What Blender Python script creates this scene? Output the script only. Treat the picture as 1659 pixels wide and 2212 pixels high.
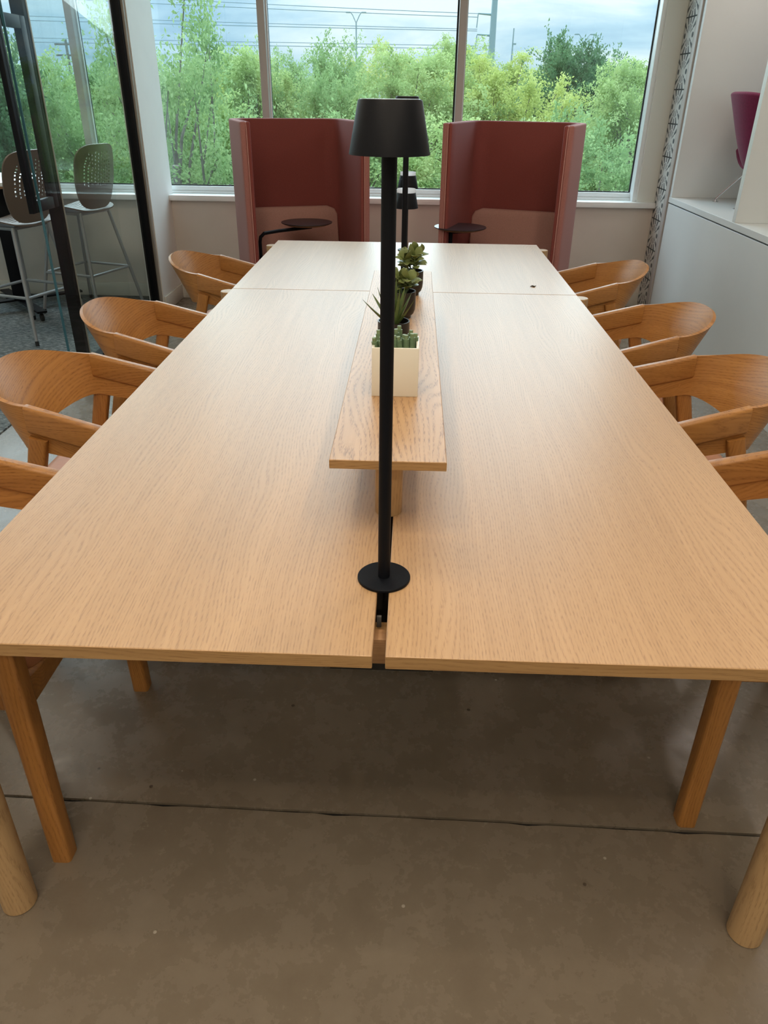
import bpy, bmesh, math, random
import numpy as np
from mathutils import Vector, Matrix
R = math.radians
PI = math.pi
scene = bpy.context.scene
for o in list(bpy.data.objects):
    bpy.data.objects.remove(o, do_unlink=True)
col = scene.collection

# ------------------------------------------------------------------ camera
CAM = Vector((0.0337, 0.0, 1.48))
F_PX, PITCH, ROLL, YAW = 1620.2, R(29.117), R(0.722), R(-1.838)
cam_data = bpy.data.cameras.new('camera')
cam_data.sensor_fit = 'VERTICAL'
cam_data.sensor_height = 24.0
cam_data.lens = F_PX / 2212.0 * 24.0
cam_data.clip_start, cam_data.clip_end = 0.05, 600
cam = bpy.data.objects.new('camera', cam_data)
col.objects.link(cam)
f0 = Vector((math.sin(YAW), math.cos(YAW), 0)); r0 = Vector((math.cos(YAW), -math.sin(YAW), 0)); u0 = Vector((0, 0, 1))
fw = math.cos(PITCH) * f0 - math.sin(PITCH) * u0
up = math.cos(PITCH) * u0 + math.sin(PITCH) * f0
rt = math.cos(ROLL) * r0 + math.sin(ROLL) * up
up = math.cos(ROLL) * up - math.sin(ROLL) * r0
m = Matrix((rt, up, -fw)).transposed().to_4x4()
m.translation = CAM
cam.matrix_world = m
scene.camera = cam

# ------------------------------------------------------------------ exposure
scene.view_settings.view_transform = 'Standard'
scene.view_settings.look = 'None'
scene.view_settings.gamma = 1.0
scene.view_settings.use_curve_mapping = False
scene.view_settings.exposure = 0.0
try:
    cy = scene.cycles
    cy.max_bounces, cy.diffuse_bounces, cy.glossy_bounces, cy.transmission_bounces, cy.transparent_max_bounces = 8, 4, 3, 4, 10
    cy.caustics_reflective = False
    cy.caustics_refractive = False
except AttributeError:
    pass

# ------------------------------------------------------------------ sky
def N(nt, typ, **kw):
    n = nt.nodes.new(typ)
    for k, v in kw.items():
        if k == 'ins':
            for i, val in v.items():
                n.inputs[i].default_value = val
        else:
            setattr(n, k, v)
    return n
def L(nt, a, ai, b, bi):
    nt.links.new(a.outputs[ai], b.inputs[bi])
def ramp(nt, stops, interp='LINEAR'):
    n = nt.nodes.new('ShaderNodeValToRGB')
    n.color_ramp.interpolation = interp
    e = n.color_ramp.elements
    while len(e) < len(stops):
        e.new(0.5)
    for i, (p, c) in enumerate(stops):
        e[i].position = p
        e[i].color = (*c, 1) if len(c) == 3 else c
    return n
SKY_STRENGTH = 1.12
world = bpy.data.worlds.new('overcast_sky')
scene.world = world
world.use_nodes = True
nt = world.node_tree
nt.nodes.clear()
tc = N(nt, 'ShaderNodeTexCoord')
mp = N(nt, 'ShaderNodeMapping', ins={'Scale': (3.2, 3.2, 15.0), 'Location': (0.3, 0.1, 0.35)})
L(nt, tc, 'Generated', mp, 'Vector')
nz = N(nt, 'ShaderNodeTexNoise', ins={'Scale': 1.3, 'Detail': 7.0, 'Roughness': 0.55, 'Distortion': 0.3})
L(nt, mp, 'Vector', nz, 'Vector')
cr = ramp(nt, [(0.36, (0.30, 0.51, 0.70)), (0.50, (0.50, 0.71, 0.86)), (0.64, (0.80, 0.92, 0.97))])
L(nt, nz, 'Fac', cr, 'Fac')
sep = N(nt, 'ShaderNodeSeparateXYZ')
L(nt, tc, 'Generated', sep, 'Vector')
gr = N(nt, 'ShaderNodeMapRange', ins={'From Min': 0.0, 'From Max': 1.0, 'To Min': 1.0, 'To Max': 3.2})
L(nt, sep, 'Z', gr, 'Value')
bg = N(nt, 'ShaderNodeBackground')
mulw = N(nt, 'ShaderNodeMath', operation='MULTIPLY', ins={1: SKY_STRENGTH})
L(nt, gr, 'Result', mulw, 0)
L(nt, cr, 'Color', bg, 'Color')
L(nt, mulw, 'Value', bg, 'Strength')
ow = N(nt, 'ShaderNodeOutputWorld')
L(nt, bg, 'Background', ow, 'Surface')

# sun behind thin cloud, in front of the window and above the frame
sun = bpy.data.lights.new('veiled_sun', 'SUN')
sun.energy = 7.2
sun.angle = R(95)
sun.color = (0.80, 0.92, 1.0)
so = bpy.data.objects.new('veiled_sun', sun)
col.objects.link(so)
so.rotation_euler = Vector((0.25, -1.0, -0.85)).to_track_quat('-Z', 'Y').to_euler()

# ceiling lighting: (x, y, sx, sy, watts); the fixtures are built with the ceiling
CEIL_Z = 3.5
WARM = (1.0, 0.86, 0.68)
PANELS = [(-0.75, 0.2, 0.22, 1.5, 16), (0.95, 0.2, 0.22, 1.5, 16), (-0.75, 2.8, 0.22, 1.5, 4), (0.95, 2.8, 0.22, 1.5, 4),
          (0.1, -2.2, 2.4, 0.3, 46), (-3.3, 4.3, 1.2, 0.3, 14)]
SPOTS = [(0.45, 1.7, 26), (-0.35, 0.9, 28), (0.75, 3.6, 10), (-0.9, 3.4, 10), (0.25, -0.6, 40)]
for x, y, sx, sy, w in PANELS:
    ld = bpy.data.lights.new('ceiling_panel_light', 'AREA')
    ld.shape = 'RECTANGLE'; ld.size = sx; ld.size_y = sy; ld.energy = w; ld.color = WARM
    lo = bpy.data.objects.new('ceiling_panel_light', ld)
    lo.location = (x, y, CEIL_Z - 0.075)
    col.objects.link(lo)
for x, y, w in SPOTS:
    ld = bpy.data.lights.new('downlight', 'SPOT')
    ld.energy = w; ld.color = (1.0, 0.82, 0.60); ld.spot_size = R(95); ld.spot_blend = 0.6; ld.shadow_soft_size = 0.045
    lo = bpy.data.objects.new('downlight', ld)
    lo.location = (x, y, CEIL_Z - 0.06)
    col.objects.link(lo)

# ------------------------------------------------------------------ object helpers
def tag(o, label=None, cat=None, group=None, kind=None):
    if label: o['label'] = label
    if cat: o['category'] = cat
    if group: o['group'] = group
    if kind: o['kind'] = kind
    return o
def empty(name, loc=(0, 0, 0), rz=0.0, **kw):
    o = bpy.data.objects.new(name, None)
    o.empty_display_size = 0.1
    o.location = loc
    o.rotation_euler = (0, 0, rz)
    col.objects.link(o)
    return tag(o, **kw)
def copy_tree(o, parent=None):
    c = o.copy()
    col.objects.link(c)
    c.parent = parent
    for ch in list(o.children):
        copy_tree(ch, c)
    return c
class MB:
    def __init__(s):
        s.v, s.f, s.uv = [], [], {}
    def add(s, verts, faces, uvs=None):
        b = len(s.v)
        s.v += [tuple(p) for p in verts]
        for i, fc in enumerate(faces):
            if uvs: s.uv[len(s.f)] = uvs[i]
            s.f.append(tuple(b + k for k in fc))
        return s
    def box(s, x0, x1, y0, y1, z0, z1):
        v = [(x0, y0, z0), (x1, y0, z0), (x1, y1, z0), (x0, y1, z0), (x0, y0, z1), (x1, y0, z1), (x1, y1, z1), (x0, y1, z1)]
        return s.add(v, [(0, 3, 2, 1), (4, 5, 6, 7), (0, 1, 5, 4), (1, 2, 6, 5), (2, 3, 7, 6), (3, 0, 4, 7)])
    def rings(s, rings, closed=True, cap=True):
        n = len(rings[0]); v = [p for r in rings for p in r]; f = []
        for i in range(len(rings) - 1):
            for j in range(n if closed else n - 1):
                k = (j + 1) % n
                f.append((i * n + j, i * n + k, (i + 1) * n + k, (i + 1) * n + j))
        if cap:
            f.append(tuple(range(n - 1, -1, -1)))
            f.append(tuple((len(rings) - 1) * n + j for j in range(n)))
        return s.add(v, f)
    def lathe(s, prof, seg=32, c=(0, 0, 0), cap=True):
        rg = [[(c[0] + r * math.cos(2 * PI * j / seg), c[1] + r * math.sin(2 * PI * j / seg), c[2] + z) for j in range(seg)] for r, z in prof]
        return s.rings(rg, True, cap)
    def tube(s, pts, rad, seg=10, cap=True):
        pts = [Vector(p) for p in pts]; rg = []
        rr = rad if isinstance(rad, (list, tuple)) else [rad] * len(pts)
        t0 = (pts[1] - pts[0]).normalized()
        a = Vector((0, 0, 1)) if abs(t0.z) < 0.9 else Vector((1, 0, 0))
        n1 = t0.cross(a).normalized()
        for i, p in enumerate(pts):
            t = (pts[min(i + 1, len(pts) - 1)] - pts[max(i - 1, 0)]).normalized()
            n1 = (n1 - t * n1.dot(t)).normalized(); n2 = t.cross(n1)
            rg.append([tuple(p + rr[i] * (math.cos(2 * PI * j / seg) * n1 + math.sin(2 * PI * j / seg) * n2)) for j in range(seg)])
        return s.rings(rg, True, cap)
    def prism(s, poly, z0, z1):
        n = len(poly)
        return s.rings([[(x, y, z0) for x, y in poly], [(x, y, z1) for x, y in poly]])
    def sheet(s, P, th, flip=False):
        # P[i][j] grid of points -> solid sheet of thickness th along the normal, with uv in metres
        ni, nj = len(P), len(P[0])
        P = [[Vector(q) for q in row] for row in P]
        Nn = [[None] * nj for _ in range(ni)]
        for i in range(ni):
            for j in range(nj):
                a = P[min(i + 1, ni - 1)][j] - P[max(i - 1, 0)][j]
                b = P[i][min(j + 1, nj - 1)] - P[i][max(j - 1, 0)]
                n = a.cross(b)
                Nn[i][j] = n.normalized() * (-1 if flip else 1)
        U = [[0.0] * nj for _ in range(ni)]; V = [[0.0] * nj for _ in range(ni)]
        for j in range(nj):
            for i in range(1, ni): U[i][j] = U[i - 1][j] + (P[i][nj // 2] - P[i - 1][nj // 2]).length
        for i in range(ni):
            for j in range(1, nj): V[i][j] = V[i][j - 1] + (P[i][j] - P[i][j - 1]).length
        v = [P[i][j] + Nn[i][j] * th / 2 for i in range(ni) for j in range(nj)] + [P[i][j] - Nn[i][j] * th / 2 for i in range(ni) for j in range(nj)]
        o = ni * nj; f = []; uv = []
        ix = lambda i, j: i * nj + j
        for i in range(ni - 1):
            for j in range(nj - 1):
                q = [(i, j), (i + 1, j), (i + 1, j + 1), (i, j + 1)]
                f.append(tuple(ix(*k) for k in q)); uv.append([(U[a][b], V[a][b]) for a, b in q])
                q2 = q[::-1]
                f.append(tuple(o + ix(*k) for k in q2)); uv.append([(U[a][b], V[a][b]) for a, b in q2])
        per = [(i, 0) for i in range(ni)] + [(ni - 1, j) for j in range(1, nj)] + [(i, nj - 1) for i in range(ni - 2, -1, -1)] + [(0, j) for j in range(nj - 2, 0, -1)]
        for k in range(len(per)):
            a, b = per[k], per[(k + 1) % len(per)]
            f.append((ix(*b), ix(*a), o + ix(*a), o + ix(*b))); uv.append([(U[p][q], V[p][q]) for p, q in (b, a, a, b)])
        return s.add(v, f, uv)
    def build(s, name, mat, parent=None, bevel=0.0, seg=2, smooth=True, loc=None, rot=None, angle=35, **kw):
        me = bpy.data.meshes.new(name)
        me.from_pydata(s.v, [], s.f)
        if s.uv:
            ul = me.uv_layers.new(name='UVMap')
            for pi, p in enumerate(me.polygons):
                if pi in s.uv:
                    for k, li in enumerate(p.loop_indices): ul.data[li].uv = s.uv[pi][k]
        bm = bmesh.new(); bm.from_mesh(me)
        bmesh.ops.recalc_face_normals(bm, faces=bm.faces)
        if bevel > 0:
            es = [e for e in bm.edges if len(e.link_faces) == 2 and e.calc_face_angle(0) > R(40)]
            bmesh.ops.bevel(bm, geom=es, offset=bevel, segments=seg, profile=0.5, affect='EDGES', clamp_overlap=True)
        bm.to_mesh(me); bm.free()
        if smooth:
            me.shade_smooth(); me.set_sharp_from_angle(angle=R(angle))
        me.materials.append(mat)
        o = bpy.data.objects.new(name, me)
        col.objects.link(o)
        if parent: o.parent = parent
        if loc: o.location = loc
        if rot: o.rotation_euler = rot
        return tag(o, **kw)
def B(name, mat, x0, x1, y0, y1, z0, z1, parent=None, bevel=0.0, **kw):
    return MB().box(x0, x1, y0, y1, z0, z1).build(name, mat, parent, bevel, **kw)
def rrect(hw, hh, r, n=4):
    pts = []
    for cx, cy, a0 in ((hw - r, hh - r, 0), (-hw + r, hh - r, 90), (-hw + r, -hh + r, 180), (hw - r, -hh + r, 270)):
        for k in range(n + 1):
            a = R(a0 + 90 * k / n)
            pts.append((cx + r * math.cos(a), cy + r * math.sin(a)))
    return pts
def beam(mb, a, b, wa, wb, r, xdir=None, n=3):
    # tapered rounded bar from a to b; wa, wb = (half width along xdir, half width across)
    a, b = Vector(a), Vector(b); t = (b - a).normalized()
    x = Vector(xdir if xdir else (1, 0, 0)); x = (x - t * x.dot(t)).normalized(); y = t.cross(x)
    rg = []
    for p, w in ((a, wa), (b, wb)):
        rg.append([tuple(p + x * px + y * py) for px, py in rrect(w[0], w[1], min(r, w[0] * .95, w[1] * .95), n)])
    return mb.rings(rg)

# ------------------------------------------------------------------ materials
def newmat(name):
    mt = bpy.data.materials.new(name); mt.use_nodes = True
    nt = mt.node_tree
    return mt, nt, nt.nodes['Principled BSDF']
def plain(name, c, rough=0.5, metal=0.0, spec=0.5, noise=0.0, nscale=40.0, bump=0.0, sheen=0.0):
    mt, nt, p = newmat(name)
    p.inputs['Roughness'].default_value = rough; p.inputs['Metallic'].default_value = metal
    p.inputs['Specular IOR Level'].default_value = spec
    p.inputs['Base Color'].default_value = (*c, 1)
    if sheen: p.inputs['Sheen Weight'].default_value = sheen; p.inputs['Sheen Roughness'].default_value = 0.4
    if noise > 0 or bump > 0:
        t = N(nt, 'ShaderNodeTexCoord'); z = N(nt, 'ShaderNodeTexNoise', ins={'Scale': nscale, 'Detail': 4.0, 'Roughness': 0.6})
        L(nt, t, 'Object', z, 'Vector')
        if noise > 0:
            cr = ramp(nt, [(0.3, tuple(k * (1 - noise) for k in c)), (0.7, tuple(min(1, k * (1 + noise)) for k in c))])
            L(nt, z, 'Fac', cr, 'Fac'); L(nt, cr, 'Color', p, 'Base Color')
        if bump > 0:
            b = N(nt, 'ShaderNodeBump', ins={'Strength': bump, 'Distance': 0.002}); L(nt, z, 'Fac', b, 'Height'); L(nt, b, 'Normal', p, 'Normal')
    return mt
def wood(name, light, dark, axis='Y', rough=0.38, pore=0.5, uv=False, strip=0.0, tilt=0.0, spec=0.5, figure=0.25, freq=150.0, coat=0.0):
    mt, nt, p = newmat(name)
    t = N(nt, 'ShaderNodeTexCoord'); oi = N(nt, 'ShaderNodeObjectInfo')
    gi = {'X': 0, 'Y': 1, 'Z': 2}[axis]
    ai = 'Y' if uv else {'X': 'Z', 'Y': 'X', 'Z': 'X'}[axis]
    rnd = N(nt, 'ShaderNodeVectorMath', operation='SCALE'); rnd.inputs[0].default_value = (7.3, 3.1, 5.7)
    sc1 = N(nt, 'ShaderNodeMath', operation='MULTIPLY', ins={1: 9.0}); L(nt, oi, 'Random', sc1, 0); L(nt, sc1, 'Value', rnd, 'Scale')
    addv = N(nt, 'ShaderNodeVectorMath', operation='ADD')
    rot = N(nt, 'ShaderNodeMapping', ins={'Rotation': (0, 0, tilt)})
    L(nt, t, 'UV' if uv else 'Object', rot, 'Vector'); L(nt, rot, 'Vector', addv, 0); L(nt, rnd, 'Vector', addv, 1)
    def noise(along, across, det, rgh=0.5):
        sc = [across] * 3; sc[gi] = along
        mp = N(nt, 'ShaderNodeMapping', ins={'Scale': tuple(sc)}); L(nt, addv, 'Vector', mp, 'Vector')
        n = N(nt, 'ShaderNodeTexNoise', ins={'Scale': 1.0, 'Detail': det, 'Roughness': rgh}); L(nt, mp, 'Vector', n, 'Vector')
        return n
    n1 = noise(0.9, 4.5, 2.0); n2 = noise(2.2, 75.0, 4.0, 0.6); n3 = noise(55.0, 750.0, 1.0)
    sx = N(nt, 'ShaderNodeSeparateXYZ'); L(nt, addv, 'Vector', sx, 'Vector')
    w = N(nt, 'ShaderNodeMath', operation='MULTIPLY_ADD', ins={1: figure}); L(nt, n1, 'Fac', w, 0); L(nt, sx, ai, w, 2)
    ph = N(nt, 'ShaderNodeMath', operation='MULTIPLY', ins={1: freq * 2 * PI}); L(nt, w, 'Value', ph, 0)
    sn = N(nt, 'ShaderNodeMath', operation='SINE'); L(nt, ph, 'Value', sn, 0)
    gate = N(nt, 'ShaderNodeMapRange', ins={'From Min': -0.2, 'From Max': 0.8, 'To Min': 0.05, 'To Max': 1.0}); L(nt, sn, 'Value', gate, 'Value')
    pr = ramp(nt, [(0.48, (0, 0, 0)), (0.60, (1, 1, 1))]); L(nt, n3, 'Fac', pr, 'Fac')
    pg = N(nt, 'ShaderNodeMath', operation='MULTIPLY'); L(nt, pr, 'Color', pg, 0); L(nt, gate, 'Result', pg, 1)
    a0 = N(nt, 'ShaderNodeMath', operation='MULTIPLY', ins={1: 0.03}); L(nt, sn, 'Value', a0, 0)
    a1 = N(nt, 'ShaderNodeMath', operation='MULTIPLY_ADD', ins={1: 0.55}); L(nt, n2, 'Fac', a1, 0); L(nt, a0, 'Value', a1, 2)
    a2 = N(nt, 'ShaderNodeMath', operation='MULTIPLY_ADD', ins={1: 0.30}); L(nt, n1, 'Fac', a2, 0); L(nt, a1, 'Value', a2, 2)
    last = a2
    if strip > 0:
        dv = N(nt, 'ShaderNodeMath', operation='DIVIDE', ins={1: strip}); L(nt, sx, ai, dv, 0)
        fl = N(nt, 'ShaderNodeMath', operation='FLOOR'); L(nt, dv, 'Value', fl, 0)
        wn = N(nt, 'ShaderNodeTexWhiteNoise', noise_dimensions='1D'); L(nt, fl, 'Value', wn, 'W')
        a3 = N(nt, 'ShaderNodeMath', operation='MULTIPLY_ADD', ins={1: 0.10}); L(nt, wn, 'Value', a3, 0); L(nt, a2, 'Value', a3, 2)
        last = a3
    cr = ramp(nt, [(0.22, light), (0.72, dark)]); L(nt, last, 'Value', cr, 'Fac')
    mx = N(nt, 'ShaderNodeMix', data_type='RGBA', blend_type='MULTIPLY'); L(nt, cr, 'Color', mx, 'A')
    mx.inputs['B'].default_value = (0.50, 0.42, 0.36, 1)
    pf = N(nt, 'ShaderNodeMath', operation='MULTIPLY', ins={1: pore}); L(nt, pg, 'Value', pf, 0); L(nt, pf, 'Value', mx, 'Factor')
    L(nt, mx, 'Result', p, 'Base Color')
    p.inputs['Roughness'].default_value = rough; p.inputs['Specular IOR Level'].default_value = spec
    if coat > 0:
        p.inputs['Coat Weight'].default_value = coat; p.inputs['Coat Roughness'].default_value = 0.38
    bp = N(nt, 'ShaderNodeBump', ins={'Strength': 0.2, 'Distance': 0.0005}); bp.invert = True
    L(nt, pg, 'Value', bp, 'Height'); L(nt, bp, 'Normal', p, 'Normal')
    return mt
def glass(name, tint=(0.94, 0.975, 0.965), f0=0.045, k=1.0):
    mt, nt, p = newmat(name); nt.nodes.remove(p)
    out = nt.nodes['Material Output']
    lw = N(nt, 'ShaderNodeLayerWeight', ins={'Blend': 0.5})
    pw = N(nt, 'ShaderNodeMath', operation='POWER', ins={1: 5.0}); L(nt, lw, 'Facing', pw, 0)
    ma = N(nt, 'ShaderNodeMath', operation='MULTIPLY_ADD', ins={1: (1 - f0) * k, 2: f0 * k}); L(nt, pw, 'Value', ma, 0)
    tr = N(nt, 'ShaderNodeBsdfTransparent', ins={'Color': (*tint, 1)}); gl = N(nt, 'ShaderNodeBsdfGlossy', ins={'Roughness': 0.0})
    ms = N(nt, 'ShaderNodeMixShader'); L(nt, ma, 'Value', ms, 'Fac'); L(nt, tr, 'BSDF', ms, 1); L(nt, gl, 'BSDF', ms, 2)
    L(nt, ms, 'Shader', out, 'Surface')
    return mt
def emit(name, c, s):
    mt, nt, p = newmat(name); p.inputs['Base Color'].default_value = (*c, 1)
    p.inputs['Emission Color'].default_value = (*c, 1); p.inputs['Emission Strength'].default_value = s
    return mt
M = {}
M['oak_table'] = wood('oak_table', (0.56, 0.355, 0.185), (0.42, 0.250, 0.118), 'Y', 0.46, 0.48, strip=0.145, figure=0.19, spec=0.75, coat=0.5)
M['oak_shelf'] = wood('oak_shelf', (0.56, 0.345, 0.175), (0.40, 0.230, 0.105), 'Y', 0.46, 0.85, spec=0.6, freq=105, coat=0.35)
M['oak_edge'] = wood('oak_edge', (0.42, 0.255, 0.110), (0.27, 0.145, 0.055), 'X', 0.45, 0.4)
M['oak_leg'] = wood('oak_leg', (0.50, 0.335, 0.175), (0.36, 0.225, 0.105), 'Z', 0.45, 0.5)
M['oak_dark'] = wood('oak_dark', (0.36, 0.20, 0.09), (0.20, 0.10, 0.045), 'X', 0.5, 0.3)
M['chair_wood'] = wood('chair_wood', (0.46, 0.215, 0.058), (0.27, 0.105, 0.024), 'Z', 0.40, 0.5)
M['chair_arm'] = wood('chair_arm', (0.46, 0.220, 0.062), (0.27, 0.108, 0.026), 'X', 0.38, 0.6)
M['chair_veneer'] = wood('chair_veneer', (0.50, 0.240, 0.066), (0.30, 0.120, 0.028), 'X', 0.40, 0.6, uv=True, tilt=R(14), freq=110)
M['leather'] = plain('tan_leather', (0.44, 0.195, 0.098), 0.45, noise=0.12, nscale=12, bump=0.15)
M['black'] = plain('black_powder_coat', (0.004, 0.005, 0.008), 0.5, spec=0.14, bump=0.12, noise=0.1, nscale=600)
M['shade_black'] = plain('shade_black', (0.004, 0.005, 0.008), 0.5, spec=0.16, bump=0.05, noise=0.1, nscale=500)
M['black_frame'] = plain('black_frame', (0.004, 0.004, 0.006), 0.5, spec=0.2)
M['black_inner'] = plain('black_cable_tray', (0.004, 0.004, 0.004), 0.7)
def translucent(name, c, f):
    mt, nt, p = newmat(name); nt.nodes.remove(p); out = nt.nodes['Material Output']
    d = N(nt, 'ShaderNodeBsdfDiffuse', ins={'Color': (*c, 1)}); tr = N(nt, 'ShaderNodeBsdfTranslucent', ins={'Color': (*c, 1)})
    ms = N(nt, 'ShaderNodeMixShader', ins={'Fac': f}); L(nt, d, 'BSDF', ms, 1); L(nt, tr, 'BSDF', ms, 2); L(nt, ms, 'Shader', out, 'Surface')
    return mt
M['lamp_top'] = translucent('lamp_top_diffuser', (0.92, 0.94, 0.98), 0.6)
M['white_wall'] = plain('white_wall', (0.80, 0.80, 0.77), 0.6, noise=0.03, nscale=3)
M['warm_wall'] = plain('greige_wall', (0.68, 0.63, 0.57), 0.65, noise=0.03, nscale=3)
M['base'] = plain('baseboard_paint', (0.66, 0.64, 0.58), 0.45)
M['sill'] = plain('sill_white', (0.90, 0.93, 0.93), 0.3)
M['reveal'] = plain('reveal_white', (0.76, 0.80, 0.76), 0.5)
M['mullion'] = plain('mullion_aluminium', (0.46, 0.43, 0.415), 0.4)
M['mullion_white'] = plain('mullion_white_edge', (0.80, 0.86, 0.88), 0.3)
M['ceiling'] = plain('ceiling_white', (0.74, 0.73, 0.70), 0.8)
M['glass'] = glass('window_glass')
M['door_glass'] = glass('partition_glass', (0.93, 0.955, 0.95), 0.045, 0.40)
M['clear_glass'] = glass('low_reflection_glass', (0.97, 0.99, 0.985), 0.03, 0.3)
M['glass_edge'] = plain('glass_edge_teal', (0.05, 0.15, 0.19), 0.2, spec=0.5)
M['white_lam'] = plain('white_laminate', (0.68, 0.71, 0.71), 0.32, noise=0.02, nscale=2)
M['white_edge'] = plain('white_laminate_edge', (0.66, 0.69, 0.68), 0.35)
M['chrome'] = plain('chrome', (0.75, 0.76, 0.78), 0.12, metal=1.0)
M['steel'] = plain('grey_painted_steel', (0.33, 0.34, 0.35), 0.35, metal=0.4)
M['stool'] = plain('taupe_plastic', (0.155, 0.115, 0.090), 0.42, bump=0.05, nscale=300)
M['magenta'] = plain('magenta_felt', (0.165, 0.004, 0.048), 0.85, noise=0.15, nscale=90, bump=0.3, sheen=0.15)
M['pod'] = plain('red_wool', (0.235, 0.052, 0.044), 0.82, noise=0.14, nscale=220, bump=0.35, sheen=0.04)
M['pod_out'] = plain('lit_red_wool', (0.37, 0.150, 0.132), 0.82, noise=0.12, nscale=220, bump=0.35, sheen=0.04)  # lighter copy of the red wool, window light put into its colour
M['pod_cushion'] = plain('pink_wool', (0.46, 0.250, 0.215), 0.85, noise=0.12, nscale=220, bump=0.35, sheen=0.04)
M['pod_seat'] = plain('pale_pink_wool', (0.46, 0.30, 0.26), 0.85, noise=0.1, nscale=220, bump=0.35, sheen=0.04)
M['piping'] = plain('piping_pink', (0.50, 0.24, 0.21), 0.7)
M['tablet'] = plain('tablet_black_laminate', (0.020, 0.017, 0.022), 0.30, spec=0.6)
M['tablet_edge'] = wood('tablet_edge', (0.42, 0.22, 0.10), (0.30, 0.14, 0.06), 'Z', 0.5, 0.2)
M['pot'] = plain('black_ceramic', (0.013, 0.012, 0.012), 0.38, noise=0.2, nscale=60)
M['soil'] = plain('dark_gravel', (0.02, 0.018, 0.015), 0.9, noise=0.5, nscale=300, bump=1.0)
M['planter'] = plain('white_ceramic', (0.78, 0.76, 0.68), 0.25)
M['stem'] = plain('grey_green_stem', (0.13, 0.21, 0.115), 0.5, noise=0.25, nscale=50)
M['stem_top'] = plain('pale_green_stem_tip', (0.20, 0.28, 0.15), 0.5, noise=0.2, nscale=60)
M['aloe'] = plain('aloe_green', (0.085, 0.130, 0.035), 0.42, noise=0.3, nscale=30)
M['jade'] = plain('jade_green', (0.135, 0.175, 0.055), 0.42, noise=0.3, nscale=25)
M['rubber'] = plain('black_rubber', (0.01, 0.01, 0.01), 0.7)
M['glide'] = plain('grey_felt_glide', (0.45, 0.44, 0.42), 0.8)
M['utility'] = plain('galvanised_pole', (0.34, 0.42, 0.46), 0.5)
M['wire'] = plain('power_line', (0.30, 0.38, 0.46), 0.6)
M['bark'] = plain('tree_bark', (0.20, 0.175, 0.15), 0.9, noise=0.3, nscale=8)
M['ground'] = plain('rough_grass', (0.07, 0.11, 0.03), 0.95, noise=0.4, nscale=2)
M['diffuser'] = emit('lamp_diffuser', (1.0, 0.86, 0.68), 6.0)
M['housing'] = plain('white_fixture', (0.7, 0.7, 0.7), 0.5)
M['trim_metal'] = plain('trim_metal', (0.38, 0.35, 0.31), 0.45, metal=0.3)
M['scrap'] = plain('brown_scrap', (0.05, 0.035, 0.02), 0.8)

def leaf_mat(name, c1, c2, c3):
    mt, nt, p = newmat(name); nt.nodes.remove(p); out = nt.nodes['Material Output']
    t = N(nt, 'ShaderNodeTexCoord'); z = N(nt, 'ShaderNodeTexNoise', ins={'Scale': 1.1, 'Detail': 6.0, 'Roughness': 0.75})
    L(nt, t, 'Object', z, 'Vector')
    cr = ramp(nt, [(0.30, c1), (0.5, c2), (0.68, c3)]); L(nt, z, 'Fac', cr, 'Fac')
    d = N(nt, 'ShaderNodeBsdfDiffuse'); tr = N(nt, 'ShaderNodeBsdfTranslucent')
    L(nt, cr, 'Color', d, 'Color'); L(nt, cr, 'Color', tr, 'Color')
    ms = N(nt, 'ShaderNodeMixShader', ins={'Fac': 0.45}); L(nt, d, 'BSDF', ms, 1); L(nt, tr, 'BSDF', ms, 2); L(nt, ms, 'Shader', out, 'Surface')
    return mt
M['leaf_a'] = leaf_mat('leaf_bright', (0.253, 0.361, 0.129), (0.417, 0.536, 0.221), (0.632, 0.711, 0.350))
M['leaf_b'] = leaf_mat('leaf_mid', (0.190, 0.314, 0.129), (0.328, 0.467, 0.208), (0.505, 0.630, 0.311))
M['leaf_c'] = leaf_mat('leaf_dark', (0.076, 0.163, 0.085), (0.151, 0.268, 0.129), (0.253, 0.373, 0.182))
M['leaf_d'] = leaf_mat('leaf_yellow', (0.328, 0.408, 0.117), (0.530, 0.594, 0.194), (0.707, 0.734, 0.311))

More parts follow.
